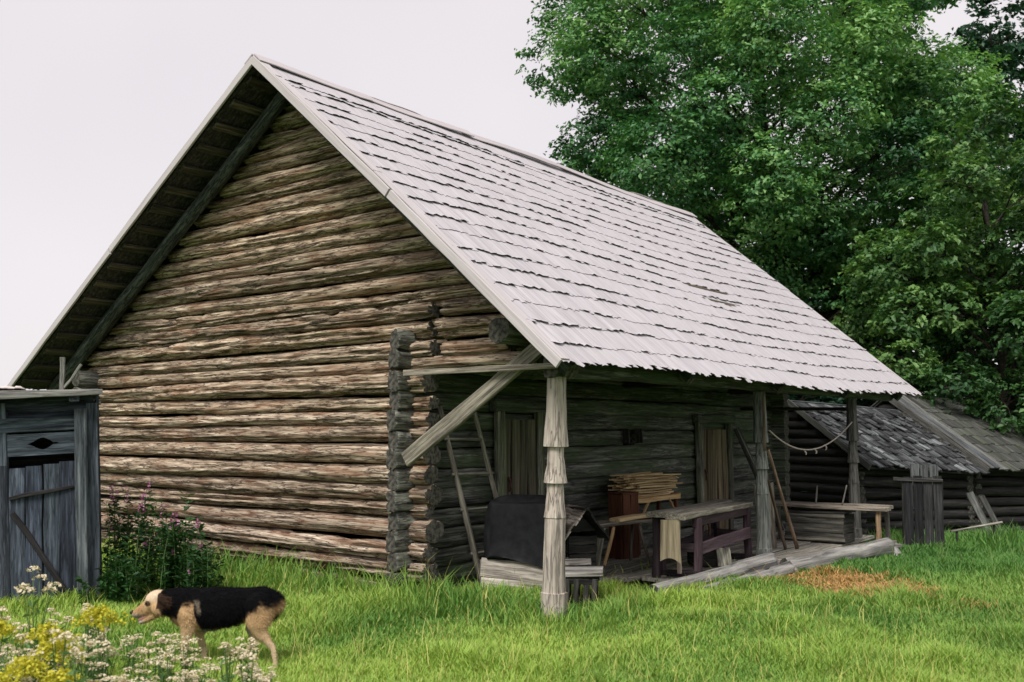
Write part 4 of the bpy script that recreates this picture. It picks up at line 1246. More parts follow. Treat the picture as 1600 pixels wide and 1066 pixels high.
# ------------------------------------------------------------------ dog
def build_dog():
    import bmesh
    p = W(-2.07, 6.95)
    z0 = float(ground_z(p.x, p.y))
    # local +X is where the dog heads (left in the picture), +Y its left flank (towards the camera is -Y here after turning)
    root = thing('dog', 'black and tan shepherd-type dog walking left through the grass', 'dog', (p.x, p.y, z0), YAW + math.pi - R(4))
    bm = bmesh.new()
    def ball(c, r, s=(1, 1, 1)):
        res = bmesh.ops.create_icosphere(bm, subdivisions=3, radius=r)
        for v in res['verts']:
            v.co = Vector((v.co.x * s[0], v.co.y * s[1], v.co.z * s[2])) + Vector(c)
    def limb(pts, sy=1.0, step=0.012):
        for (a, ra), (b, rb) in zip(pts, pts[1:]):
            a, b = Vector(a), Vector(b)
            n = max(2, int((b - a).length / step))
            for k in range(n + 1):
                t = k / n
                c = a.lerp(b, t); r = ra + (rb - ra) * t
                res = bmesh.ops.create_icosphere(bm, subdivisions=1 if r < 0.04 else 2, radius=r)
                for v in res['verts']:
                    v.co = Vector((v.co.x, v.co.y * sy, v.co.z)) + c
    N = -1   # near side (towards the camera) is +Y after the half turn
    # trunk
    limb([((0.165, 0, 0.385), 0.125), ((0.08, 0, 0.385), 0.150), ((-0.02, 0, 0.392), 0.150), ((-0.14, 0, 0.41), 0.132), ((-0.26, 0, 0.43), 0.110), ((-0.36, 0, 0.44), 0.112), ((-0.43, 0, 0.44), 0.085)], 0.72, 0.02)
    ball((0.10, 0, 0.475), 0.075, (1.5, 0.6, 0.8))
    # neck and head, carried low and forward
    HC = Vector((0.33, 0, 0.43))
    def hs(q): return HC + (Vector(q) - HC) * 1.10
    limb([((0.16, 0, 0.42), 0.118), ((0.24, 0, 0.432), 0.102), ((0.315, 0, 0.437), 0.086)], 0.8, 0.015)
    ball(hs((0.36, 0, 0.437)), 0.083, (1.12, 0.84, 0.97))
    ball(hs((0.335, 0.040, 0.402)), 0.054); ball(hs((0.335, -0.040, 0.402)), 0.054)
    limb([(hs((0.40, 0, 0.418)), 0.058), (hs((0.45, 0, 0.386)), 0.045), (hs((0.495, 0, 0.363)), 0.035), (hs((0.508, 0, 0.358)), 0.028)], 0.86, 0.008)
    limb([(hs((0.36, 0, 0.372)), 0.038), (hs((0.42, 0, 0.332)), 0.024), (hs((0.472, 0, 0.308)), 0.017)], 0.95, 0.008)   # lower jaw, a little open
    for s in (1, -1):   # ears folded back
        limb([((0.335, 0.058 * s, 0.478), 0.034), ((0.298, 0.084 * s, 0.466), 0.033), ((0.262, 0.094 * s, 0.436), 0.018)], 0.42, 0.006)
    # forelegs
    for s, ex, px_ in ((1, 0.135, 0.145), (-1, 0.10, 0.06)):
        limb([((0.13, 0.070 * s, 0.37), 0.078), ((ex - 0.015, 0.076 * s, 0.27), 0.050), ((ex, 0.076 * s, 0.20), 0.033), ((px_, 0.076 * s, 0.10), 0.023), ((px_ + 0.002, 0.076 * s, 0.04), 0.021)], 0.8, 0.010)
        limb([((px_, 0.080 * s, 0.025), 0.028), ((px_ + 0.045, 0.080 * s, 0.018), 0.022)], 1.0, 0.01)
    # hind legs: stifle high and forward, hock low and back
    limb([((-0.37, 0.065, 0.42), 0.105), ((-0.36, 0.078, 0.33), 0.082), ((-0.375, 0.080, 0.265), 0.052), ((-0.43, 0.080, 0.20), 0.032), ((-0.472, 0.080, 0.155), 0.024), ((-0.488, 0.080, 0.06), 0.019), ((-0.490, 0.080, 0.028), 0.021)], 0.7, 0.010)
    limb([((-0.487, 0.085, 0.022), 0.026), ((-0.445, 0.085, 0.018), 0.021)], 1.0, 0.01)
    limb([((-0.36, -0.065, 0.42), 0.100), ((-0.31, -0.08, 0.32), 0.076), ((-0.275, -0.080, 0.26), 0.050), ((-0.287, -0.080, 0.20), 0.034), ((-0.296, -0.080, 0.155), 0.025), ((-0.225, -0.080, 0.075), 0.020), ((-0.195, -0.080, 0.035), 0.021)], 0.7, 0.010)
    limb([((-0.195, -0.085, 0.024), 0.026), ((-0.155, -0.085, 0.018), 0.021)], 1.0, 0.01)
    # tail hanging on the far side
    limb([((-0.44, -0.02, 0.46), 0.036), ((-0.450, -0.07, 0.40), 0.030), ((-0.40, -0.095, 0.33), 0.024), ((-0.35, -0.10, 0.26), 0.016)], 1.0, 0.010)
    me = bpy.data.meshes.new('body'); bm.to_mesh(me); bm.free()
    tmp = bpy.data.objects.new('tmp_body', me); COL.objects.link(tmp)
    rm = tmp.modifiers.new('remesh', 'REMESH'); rm.mode = 'VOXEL'; rm.voxel_size = 0.0075
    sm = tmp.modifiers.new('smooth', 'SMOOTH'); sm.iterations = 7; sm.factor = 0.5
    dg = bpy.context.evaluated_depsgraph_get()
    body_me = bpy.data.meshes.new_from_object(tmp.evaluated_get(dg))
    bpy.data.objects.remove(tmp)
    n = len(body_me.vertices)
    co = np.empty(n * 3); body_me.vertices.foreach_get('co', co); co = co.reshape(-1, 3)
    nor = np.empty(n * 3); body_me.vertices.foreach_get('normal', nor); nor = nor.reshape(-1, 3)
    BLACK = np.array([0.005, 0.005, 0.006]); TAN = np.array([0.46, 0.31, 0.165]); PALE = np.array([0.62, 0.52, 0.39]); GREY = np.array([0.30, 0.28, 0.27]); DK = np.array([0.035, 0.025, 0.02])
    def coat(q):
        x, y, z = q[:, 0], q[:, 1], q[:, 2]
        wob = (vn(x * 16, z * 16, 3) - 0.5) * 0.035
        wob2 = (vn(x * 60, z * 60, 5) - 0.5) * 0.02
        w = wob + wob2
        c = np.tile(TAN, (len(q), 1))
        pale = ss(0.34, 0.10, z)[:, None] * 0.55
        c = c * (1 - pale) + PALE * pale
        # saddle: over back and flanks from the neck to the tail root
        low = np.interp(x, [-0.52, -0.44, -0.40, -0.34, -0.27, -0.18, -0.06, 0.03, 0.055, 0.075, 0.16, 0.19, 0.24, 0.30, 0.33], [0.47, 0.44, 0.455, 0.41, 0.34, 0.285, 0.262, 0.262, 0.30, 0.44, 0.43, 0.335, 0.335, 0.36, 0.52])
        kb = ss(-0.045, 0.01, z + w * 1.6 - low) * (x < 0.34) * (z > 0.2) * 0.55
        c = c * (1 - kb[:, None]) + np.array([0.13, 0.075, 0.04]) * kb[:, None]
        k = ss(-0.02, 0.022, z + w * 1.3 - low) * (x < 0.34)
        k = np.maximum(k, (ss(0.18, 0.23, x + w) * ss(0.345, 0.305, x + w)) * ss(0.335, 0.37, z))
        k = np.maximum(k, ((x < -0.40) & (y < -0.03) & (z < 0.45) & (z > 0.17) & (x > -0.52) & (np.hypot(x + 0.485, z - 0.05) > 0.13)) * 1.0)          # tail
        c = c * (1 - k[:, None]) + BLACK * k[:, None]
        # belly and inner legs pale
        b = ss(0.275, 0.255, z) * ((x > -0.30) & (x < 0.06) & (z > 0.21))
        c = c * (1 - b[:, None] * 0.8) + GREY * 1.3 * b[:, None] * 0.8
        # head: pale crown, darker muzzle, black nose and lips
        hd = (x > 0.335)
        cr_ = hd * ss(0.43, 0.47, z)
        c = c * (1 - cr_[:, None] * 0.7) + PALE * 1.05 * cr_[:, None] * 0.7
        mz = hd * ss(0.44, 0.48, x) * ss(0.365, 0.34, z)
        c = c * (1 - mz[:, None] * 0.8) + GREY * mz[:, None] * 0.8
        br = hd * ss(0.44, 0.48, x) * ss(0.36, 0.38, z)
        c = c * (1 - br[:, None] * 0.6) + np.array([0.32, 0.17, 0.08]) * br[:, None] * 0.6
        ns_ = ss(0.538, 0.548, x) * ss(0.335, 0.345, z)
        c = c * (1 - ns_[:, None]) + DK * ns_[:, None]
        ew = (np.hypot((x - 0.416) * 1.0, (z - 0.432) * 1.5) < 0.027) * (np.abs(y) > 0.02) * 0.9
        c = c * (1 - ew[:, None]) + DK * ew[:, None]
        ear = (x < 0.338) & (x > 0.245) & (np.abs(y) > 0.070) & (z > 0.405)
        c[ear] = np.array([0.045, 0.028, 0.02])
        tuft = ss(0.030, 0.012, np.abs(x - 0.045 - (z - 0.40) * 0.25 + w)) * ss(0.36, 0.39, z) * ss(0.475, 0.45, z)
        c = c * (1 - tuft[:, None] * 0.22) + PALE * tuft[:, None] * 0.22
        return c
    cols = coat(co)
    at = body_me.color_attributes.new('tint', 'FLOAT_COLOR', 'POINT')
    c4 = np.ones((n, 4), np.float32); c4[:, :3] = cols
    at.data.foreach_set('color', c4.ravel())
    body_me.materials.clear()
    put('body', body_me, M_FUR, root, smooth=True)
    # short fur lying backwards along the body
    rng = np.random.default_rng(4)
    m = 42000
    idx = rng.integers(0, n, m)
    P = co[idx] + rng.normal(0, 0.003, (m, 3)); Nn = nor[idx]
    lay = np.array([-0.8, 0, -0.45]) + rng.normal(0, 0.25, (m, 3))
    dark_ = coat(P).mean(1) < 0.06
    ln = np.where(dark_, 0.024, np.where(P[:, 2] > 0.30, 0.015, 0.007)) * rng.uniform(0.6, 1.4, m)
    ln = np.where(P[:, 0] > 0.33, 0.007, ln)
    tip = P + (Nn * 0.55 + lay * 0.8) * ln[:, None]
    sd = np.cross(Nn, lay); sd /= np.linalg.norm(sd, axis=1)[:, None] + 1e-6
    wd = 0.0016
    V = np.concatenate([P - sd * wd, P + sd * wd, tip]).reshape(3, m, 3).transpose(1, 0, 2).reshape(-1, 3)
    F = np.arange(m * 3).reshape(-1, 3)
    fc = np.repeat(coat(P) * rng.uniform(0.6, 1.5, (m, 1)), 3, 0)
    tag(put('fur', np_mesh('fur', V, F, fc), M_FUR, root), kind='stuff')
    M_EYE = plain('dog_eye', (0.008, 0.005, 0.004), (0.015, 0.010, 0.006), 5, 0.15, 0.0)
    M_TONGUE = plain('dog_tongue', (0.45, 0.20, 0.18), (0.55, 0.27, 0.24), 30, 0.5, 0.2)
    for s in (1, -1):
        b2 = bmesh.new(); bmesh.ops.create_icosphere(b2, subdivisions=2, radius=0.0085)
        e = bpy.data.meshes.new('eye'); b2.to_mesh(e); b2.free()
        put('eye', e, M_EYE, root, Matrix.Translation((0.424, 0.049 * s, 0.432)), smooth=True)
    b2 = bmesh.new(); bmesh.ops.create_icosphere(b2, subdivisions=2, radius=0.022)
    e = bpy.data.meshes.new('nose'); b2.to_mesh(e); b2.free()
    put('nose', e, M_EYE, root, Matrix.Translation((0.545, 0, 0.362)) @ Matrix.Diagonal((0.75, 0.85, 0.7, 1)), smooth=True)
    V, F = tube([(0.41, 0, 0.345), (0.46, 0, 0.330), (0.500, 0, 0.310)], [0.016, 0.017, 0.008], 8)
    me = bpy.data.meshes.new('tongue'); me.from_pydata(V, [], F + [tuple(range(16, 24))])
    put('tongue', me, M_TONGUE, root, smooth=True)


build_dog()

# ------------------------------------------------------------------ leaves, crowns
def leaf_quads(P, N, size, rng, asp=0.55, fold=0.18):
    """folded diamond leaves at P with normals near N; returns V (4n,3), F (2n,3)"""
    n = len(P)
    N = N / (np.linalg.norm(N, axis=1)[:, None] + 1e-9)
    r = rng.normal(0, 1, (n, 3))
    t = np.cross(N, r); t /= np.linalg.norm(t, axis=1)[:, None] + 1e-9
    b = np.cross(N, t)
    s = size[:, None]
    A = P - t * s * 0.5
    C = P + t * s * 0.5
    Bv = P + b * s * asp * 0.5 + N * s * fold
    D = P - b * s * asp * 0.5 + N * s * fold
    V = np.stack([A, Bv, C, D], 1).reshape(-1, 3)
    i = np.arange(n)[:, None] * 4
    F = np.concatenate([i + np.array([[0, 1, 2]]), i + np.array([[0, 2, 3]])], 1).reshape(-1, 3)
    return V, F


def make_tree(name, label, base, height, trunk_r, clumps, leaf, n_leaf, cols, seed, group=None, droop=0.0, cat='tree', fork=0.35, lean=(0, 0)):
    """clumps: list of (centre, radius) in local space; limbs run from the stem to every clump"""
    rng = np.random.default_rng(seed)
    rn = random.Random(seed)
    o = thing(name, label, cat, base, group=group)
    top = Vector((lean[0], lean[1], height * 0.82))
    tp = []
    nseg = 9
    for k in range(nseg + 1):
        t = k / nseg
        tp.append(top * t + Vector((0.25 * math.sin(t * 5 + seed), 0.25 * math.cos(t * 4 + seed) - 0.25 * math.cos(seed), 0)) * t * (height / 12) + Vector((0, 0, -0.1 if k == 0 else 0)))
    mb = MB().tube(tp, [trunk_r * (1.35 if k == 0 else 1) * (1 - 0.86 * (k / nseg)) for k in range(nseg + 1)], 10)
    put('trunk', mb.mesh(smooth=True), M_BARK, o)
    lm = MB()
    for (c, r) in clumps:
        c = Vector(c)
        d = math.hypot(c.x, c.y)
        zt = max(height * 0.12, min(c.z - d * rn.uniform(0.45, 0.85), height * 0.8))
        t = max(0.05, min(0.97, zt / (height * 0.82)))
        i = min(nseg - 1, int(t * nseg)); f = t * nseg - i
        a = tp[i].lerp(tp[i + 1], f)
        mid = a.lerp(c, 0.5) + Vector((rn.uniform(-.3, .3), rn.uniform(-.3, .3), rn.uniform(-0.1, 0.5))) * (height / 12)
        pts = [a, a.lerp(mid, 0.5) + Vector((0, 0, 0.1)), mid, mid.lerp(c, 0.5) + Vector((rn.uniform(-.15, .15), rn.uniform(-.15, .15), 0.1)), c]
        ra = max(0.03, trunk_r * (1 - t) * 0.42)
        lm.tube(pts, [ra, ra * 0.75, ra * 0.55, ra * 0.35, 0.012], 6)
        for q in range(5):
            e = c + Vector((rn.gauss(0, 1), rn.gauss(0, 1), rn.gauss(0, 0.6))).normalized() * r * rn.uniform(0.6, 0.95)
            lm.tube([mid.lerp(c, 0.6), mid.lerp(c, 0.6).lerp(e, 0.5) + Vector((0, 0, 0.06)), e], [ra * 0.28 + 0.006, 0.012, 0.005], 4)
    put('limbs', lm.mesh(smooth=True), M_BARK, o)
    # leaves sit in sprays: each clump carries many small twig ends, leaves gather round them
    wsum = sum(r * r for _, r in clumps)
    AP, AN, AC = [], [], []
    for (c, r) in clumps:
        nl = int(n_leaf * r * r / wsum)
        nt = max(4, int(nl / 26))
        d = rng.normal(0, 1, (nt, 3)); d /= np.linalg.norm(d, axis=1)[:, None]
        rad = r * rng.uniform(0.35, 1.05, nt) ** 0.5
        tw = d * rad[:, None] * np.array([1, 1, 0.86])
        k = rng.integers(0, nt, nl)
        sp = 0.12 * r
        off = rng.normal(0, 1, (nl, 3)) * np.array([sp, sp, sp * 0.45])
        P = np.array(c) + tw[k] + off
        if droop: P[:, 2] -= droop * np.abs(off[:, 0] + off[:, 1])
        N = d[k] * 0.55 + np.array([0, 0, 0.75]) + rng.normal(0, 0.42, (nl, 3))
        shade = rng.uniform(0, 1, nt)[k] * 0.55 + rng.uniform(0, 1, nl) * 0.45
        tone = rn.uniform(-0.34, 0.28)
        AP.append(P); AN.append(N); AC.append(np.clip(shade + tone, 0, 1))
    P = np.concatenate(AP); N = np.concatenate(AN); s = np.concatenate(AC)
    V, F = leaf_quads(P, N, leaf * rng.uniform(0.55, 1.5, len(P)), rng)
    c0, c1, c2 = [np.array(c) for c in cols]
    col = np.where(s[:, None] < 0.5, c0 + (c1 - c0) * (s[:, None] * 2), c1 + (c2 - c1) * (s[:, None] * 2 - 1))
    put('crown', np_mesh('crown', V, F, np.repeat(col, 4, 0)), M_LEAF, o)
    return o


def crown_clumps(seed, n, centre, rad, rmin, rmax, hollow=0.45, keep=None):
    rn = random.Random(seed)
    out = []
    tries = 0
    while len(out) < n and tries < 20000:
        tries += 1
        v = Vector((rn.gauss(0, 1), rn.gauss(0, 1), rn.gauss(0, 1))).normalized() * rn.uniform(hollow, 1.0)
        c = Vector((centre[0] + v.x * rad[0], centre[1] + v.y * rad[1], centre[2] + v.z * rad[2]))
        r = rn.uniform(rmin, rmax)
        if keep and not keep(c): continue
        if all((c - Vector(c2)).length > 0.62 * (r + r2) for c2, r2 in out):
            out.append((tuple(c), r))
    return out


GREEN_BIG = ((0.022, 0.082, 0.034), (0.075, 0.215, 0.072), (0.27, 0.47, 0.165))
GREEN_YEL = ((0.026, 0.078, 0.026), (0.068, 0.165, 0.048), (0.185, 0.325, 0.095))
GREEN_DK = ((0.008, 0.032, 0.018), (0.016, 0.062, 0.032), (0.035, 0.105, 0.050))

b = W(7.35, 27.5)
def loc(lat, dep, z, base): v = W(lat, dep, z) - Vector((base.x, base.y, 0)); return v
ctr = loc(7.1, 27.3, 10.6, b)
cl = crown_clumps(21, 66, ctr, (5.9, 5.6, 7.0), 0.95, 1.7, 0.42)
cl += [(tuple(loc(*q, b)), r) for q, r in (((1.9, 26.0, 7.6), 1.0), ((2.3, 26.0, 9.6), 1.2), ((1.75, 26.2, 8.7), 0.9), ((2.6, 25.5, 11.4), 1.2), ((2.2, 25.8, 6.3), 0.7), ((3.4, 25.0, 6.3), 1.1), ((4.8, 24.6, 6.0), 1.1), ((4.0, 24.8, 7.7), 1.2), ((1.15, 26.5, 7.0), 0.5), ((5.9, 24.8, 5.6), 1.0), ((7.2, 24.9, 5.0), 0.9), ((8.2, 25.0, 6.8), 1.0), ((6.2, 23.0, 8.0), 1.2), ((7.6, 23.0, 9.3), 1.2), ((5.0, 23.2, 9.6), 1.2), ((6.3, 22.8, 11.2), 1.3), ((8.6, 23.2, 11.3), 1.2), ((4.2, 24.0, 11.5), 1.1), ((9.4, 23.6, 8.6), 1.1), ((7.3, 24.0, 6.9), 0.9), ((9.6, 24.2, 6.0), 1.0), ((3.2, 24.8, 8.9), 1.0), ((10.4, 24.6, 10.2), 1.2), ((8.4, 23.4, 5.2), 0.8))]
make_tree('broad_tree', 'largest broad-crowned tree rising behind the barn roof', (b.x, b.y, -0.3), 17.0, 0.42, cl, 0.125, 215000, GREEN_BIG, 31, 'trees behind the barn')
# thin spray hanging out over the sky at its left
b2 = W(10.8, 21.8)
cl = crown_clumps(22, 46, loc(11.5, 22.2, 5.4, b2), (3.8, 3.2, 4.1), 0.65, 1.15, 0.40)
cl += [(tuple(loc(*q, b2)), r) for q, r in (((8.6, 21.5, 4.6), 0.8), ((8.9, 21.0, 6.0), 0.7), ((9.6, 20.8, 7.3), 0.8), ((8.3, 21.2, 3.6), 0.7), ((9.2, 20.6, 2.9), 0.8), ((10.2, 20.3, 2.6), 0.8), ((11.2, 20.0, 2.4), 0.8), ((10.6, 20.0, 4.2), 0.9))]
make_tree('drooping_tree', 'lighter yellow-green tree with fine leaves at the right edge', (b2.x, b2.y, -0.4), 9.6, 0.2, cl, 0.125, 90000, GREEN_YEL, 32, 'trees behind the barn', droop=0.5)
b3 = W(16.2, 34.0)
cl = crown_clumps(23, 42, loc(16.0, 34, 11.6, b3), (3.6, 3.6, 5.4), 0.8, 1.5, 0.35)
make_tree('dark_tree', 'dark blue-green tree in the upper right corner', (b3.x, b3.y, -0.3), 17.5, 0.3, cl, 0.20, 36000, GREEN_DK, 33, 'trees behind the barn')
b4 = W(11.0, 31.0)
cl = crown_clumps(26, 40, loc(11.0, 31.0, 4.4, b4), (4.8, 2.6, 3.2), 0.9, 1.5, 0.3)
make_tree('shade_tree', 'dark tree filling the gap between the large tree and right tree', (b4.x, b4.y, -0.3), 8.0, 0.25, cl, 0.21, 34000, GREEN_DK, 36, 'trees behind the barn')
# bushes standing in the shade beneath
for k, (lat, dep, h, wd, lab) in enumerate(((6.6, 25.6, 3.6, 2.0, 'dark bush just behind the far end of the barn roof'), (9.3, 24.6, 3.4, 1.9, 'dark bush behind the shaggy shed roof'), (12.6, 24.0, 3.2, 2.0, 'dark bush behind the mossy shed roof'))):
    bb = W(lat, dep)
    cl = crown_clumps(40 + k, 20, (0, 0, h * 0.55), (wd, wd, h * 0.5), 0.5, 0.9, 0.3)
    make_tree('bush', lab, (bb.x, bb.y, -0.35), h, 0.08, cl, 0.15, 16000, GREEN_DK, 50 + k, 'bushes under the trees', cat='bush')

# ------------------------------------------------------------------ pink-flowered weed clump by the gable
def leafy_plant(name, label, base, stems, leaf, per, cols, flower_cols, seed, cat='plant', flower_part='pink_flowers'):
    rng = np.random.default_rng(seed); rn = random.Random(seed)
    o = thing(name, label, cat, base)
    mb = MB(); P, N, S = [], [], []; FP = []
    for (x, y, h, fl) in stems:
        lx, ly = rn.uniform(-.12, .12) * h, rn.uniform(-.1, .1) * h
        pts = [Vector((x + lx * t * t, y + ly * t * t, h * t - (0.04 if t == 0 else 0))) for t in (0, .33, .66, 1)]
        mb.tube(pts, [0.006, 0.005, 0.004, 0.002], 4)
        for k in range(per):
            t = rn.uniform(0.08, 0.92 if fl else 1.0)
            p = Vector((x + lx * t * t, y + ly * t * t, h * t))
            an = rn.uniform(0, 6.28)
            d = Vector((math.cos(an), math.sin(an), rn.uniform(-0.1, 0.5)))
            P.append(p + d * leaf * 0.55 * rn.uniform(0.6, 1.3)); N.append((-d.x * 0.4 + rn.gauss(0, .25), -d.y * 0.4 + rn.gauss(0, .25), 0.9))
        if fl:
            for k in range(16):
                t = rn.uniform(0.86, 1.06)
                an = rn.uniform(0, 6.28)
                FP.append((x + lx * t * t + math.cos(an) * 0.022, y + ly * t * t + math.sin(an) * 0.022, h * t))
    put('stems', mb.mesh(), M_STEM, o)
    P = np.array(P); N = np.array(N)
    V, F = leaf_quads(P, N, leaf * rng.uniform(0.7, 1.35, len(P)), rng, 0.38, 0.1)
    t = rng.uniform(0, 1, len(P))[:, None]
    col = np.array(cols[0]) * (1 - t) + np.array(cols[1]) * t
    put('leaves', np_mesh('leaves', V, F, np.repeat(col, 4, 0)), M_LEAF, o)
    if FP:
        FP = np.array(FP)
        V, F = leaf_quads(FP, rng.normal(0, 1, FP.shape), np.full(len(FP), 0.028) * rng.uniform(.7, 1.3, len(FP)), rng, 0.8, 0.1)
        t = rng.uniform(0, 1, len(FP))[:, None]
        col = np.array(flower_cols[0]) * (1 - t) + np.array(flower_cols[1]) * t
        tag(put(flower_part, np_mesh('flowers', V, F, np.repeat(col, 4, 0)), M_PETAL, o), kind='stuff')
    return o


M_STEM = plain('green_stem', (0.05, 0.10, 0.03), (0.09, 0.16, 0.045), 20, 0.7, 0.1)
rn = random.Random(77)
for k, (lat, dep, w, h, ns, fl, lab) in enumerate(((-3.82, 10.1, 0.42, 0.95, 26, 0.45, 'tall pink-flowered weed clump beside the outhouse wall'), (-3.30, 10.0, 0.36, 0.72, 24, 0.4, 'lower pink-flowered weed clump in front of the gable logs'), (-3.05, 9.75, 0.26, 0.50, 20, 0.12, 'low leafy weed clump right behind the dog'), (-3.66, 9.45, 0.30, 0.42, 20, 0.0, 'low broad-leaved weeds at the outhouse corner'))):
    bb = W(lat, dep)
    st = [(rn.gauss(0, w * .5), rn.gauss(0, w * .4), h * rn.uniform(0.6, 1.12), rn.random() < fl) for _ in range(ns)]
    leafy_plant('weed_clump', lab, (bb.x, bb.y, float(ground_z(bb.x, bb.y))), st, 0.085 if k < 2 else 0.075, 46, ((0.014, 0.05, 0.016), (0.045, 0.13, 0.035)), ((0.42, 0.13, 0.32), (0.62, 0.26, 0.48)), 60 + k)

# ------------------------------------------------------------------ meadow flowers in the foreground
def head_mesh(seed, n, w, h, size, c0, c1):
    rng = np.random.default_rng(seed)
    a = rng.uniform(0, 6.28, n); r = np.sqrt(rng.uniform(0, 1, n)) * w
    P = np.stack([np.cos(a) * r, np.sin(a) * r, h * (1 - (r / w) ** 2) + rng.normal(0, h * 0.15, n)], -1)
    N = np.array([0, 0, 1.0]) + rng.normal(0, 0.5, (n, 3))
    V1, F1 = leaf_quads(P, N, size * rng.uniform(0.7, 1.3, n), rng, 0.9, 0.12)
    V2, F2 = leaf_quads(P, N, size * rng.uniform(0.7, 1.3, n), rng, 0.9, 0.12)
    t = rng.uniform(0, 1, n)[:, None]
    col = np.array(c0) * (1 - t) + np.array(c1) * t
    V = np.vstack([V1, V2]); F = np.vstack([F1, F2 + len(V1)])
    return V, F, np.repeat(np.vstack([col, col]), 4, 0)


def plume_mesh(seed, w, n_br, c0, c1):
    """a goldenrod-like spray: arching side branches thick with tiny florets"""
    rng = np.random.default_rng(seed); rn = random.Random(seed)
    P = []
    for k in range(n_br):
        t = k / n_br
        an = k * 2.4 + rn.uniform(-.4, .4)
        L = w * (1 - 0.75 * t) * rn.uniform(0.75, 1.1)
        for j in range(int(34 * (1 - 0.5 * t))):
            u = rn.random() ** 0.8
            P.append((math.cos(an) * L * u, math.sin(an) * L * u, w * 0.50 * t + 0.16 * u * L * 2 * (1.1 - u) + rn.gauss(0, 0.008)))
    P = np.array(P) + rng.normal(0, 0.006, (len(P), 3))
    V, F = leaf_quads(P, rng.normal(0, 1, P.shape) + np.array([0, 0, .6]), 0.017 * rng.uniform(.7, 1.3, len(P)), rng, 0.8, 0.12)
    t = rng.uniform(0, 1, len(P))[:, None]
    return V, F, np.repeat(np.array(c0) * (1 - t) + np.array(c1) * t, 4, 0)


white_variants, stem_variants = [], []
for k in range(5):
    rn = random.Random(300 + k)
    parts = []
    VV, FF, CC = [], [], []; off = 0
    mb = MB()
    leafP, leafN = [], []
    nh = 5 + k % 3
    for j in range(nh):
        an = j * 2.2 + rn.random(); rr = rn.uniform(0.01, 0.075); hh = 0.5 * rn.uniform(0.82, 1.0)
        c = Vector((math.cos(an) * rr, math.sin(an) * rr, hh))
        mb.tube([(0, 0, -0.02), (c.x * .25, c.y * .25, hh * 0.55), (c.x, c.y, hh)], [0.004, 0.003, 0.002], 4)
        V, F, C_ = head_mesh(k * 10 + j, 26, rn.uniform(0.024, 0.044), 0.014, 0.015, (0.58, 0.51, 0.34), (0.78, 0.70, 0.58))
        VV.append(V + np.array(c)); FF.append(F + off); CC.append(C_); off += len(V)
    for j in range(26):
        t = rn.uniform(0.05, 0.8); an = rn.uniform(0, 6.28)
        leafP.append((math.cos(an) * 0.035, math.sin(an) * 0.035, 0.5 * t)); leafN.append((rn.gauss(0, .5), rn.gauss(0, .5), 1))
    lv, lf = leaf_quads(np.array(leafP), np.array(leafN), np.full(26, 0.075), np.random.default_rng(k), 0.25, 0.1)
    stem_variants.append((mb.mesh(), np_mesh('leaves', lv, lf, np.tile([0.09, 0.19, 0.055], (len(lv), 1)))))
    white_variants.append(np_mesh('flower_heads', np.vstack(VV), np.vstack(FF), np.vstack(CC)))
    white_variants[-1].materials.append(M_PETAL); stem_variants[-1][0].materials.append(M_STEM); stem_variants[-1][1].materials.append(M_LEAF)


def white_plant(k, pos, s, label, group):
    o = thing('white_flower', label, 'flower', pos, random.uniform(0, 6.28), group)
    o.scale = (s ** 0.5, s ** 0.5, s)
    v = k % 5
    put('stems', stem_variants[v][0], None, o); put('leaves', stem_variants[v][1], None, o); tag(put('flower_heads', white_variants[v], None, o), kind='stuff')


def at_px(px, py, h):
    """ground spot (camera-right, ahead) of a plant of height h whose top shows at that spot of the photograph"""
    d = (EYE - h) * 1554.0 / (py - 675.0)
    return (px - 800.0) / 1554.0 * d, d


spots = []
rn = random.Random(12)
for (px, py, h) in ((15, 932, 0.62), (105, 942, 0.50), (155, 935, 0.52), (50, 962, 0.5), (215, 985, 0.36), (70, 1000, 0.48), (25, 1000, 0.5)):
    spots.append((px, py, h))
while len(spots) < 92:
    px = rn.uniform(0, 440); py = rn.uniform(975, 1085)
    lo = 965 + max(0, (px - 200)) * 0.16 if px > 60 else 950
    if py < lo: continue
    if px > 330 and rn.random() < 0.55: continue
    spots.append((px, py, rn.uniform(0.26, 0.44)))
for _ in range(7):
    spots.append((rn.uniform(255, 405), rn.uniform(978, 1010), rn.uniform(0.36, 0.5)))
for _ in range(6):
    spots.append((rn.uniform(0, 230), rn.uniform(945, 985), rn.uniform(0.45, 0.62)))
lat, dep = at_px(70, 884, 0.80)
white_plant(1, W(lat, dep, 0), 1.6, 'tallest pale flower stalk standing before the outhouse door', None)
for k, (px, py, h) in enumerate(spots):
    lat, dep = at_px(px, py, h)
    if dep > 6.6: dep = 6.6 - rn.random() * 0.3; lat = (px - 800) / 1554 * dep
    v = W(lat, dep)
    side = 'left' if px < 150 else ('middle' if px < 290 else 'right')
    lab = {'left': 'white-flowered weed among the yellow flowers at lower left', 'middle': 'white-flowered weed in front of the dog\'s head', 'right': 'white-flowered weed by the dog\'s legs'}[side]
    white_plant(k, (v.x, v.y, float(ground_z(v.x, v.y)) - 0.01), h / 0.5, lab, {'left': 'white flowers at lower left', 'middle': 'white flowers before the dog', 'right': 'white flowers by the dog\'s legs'}[side])

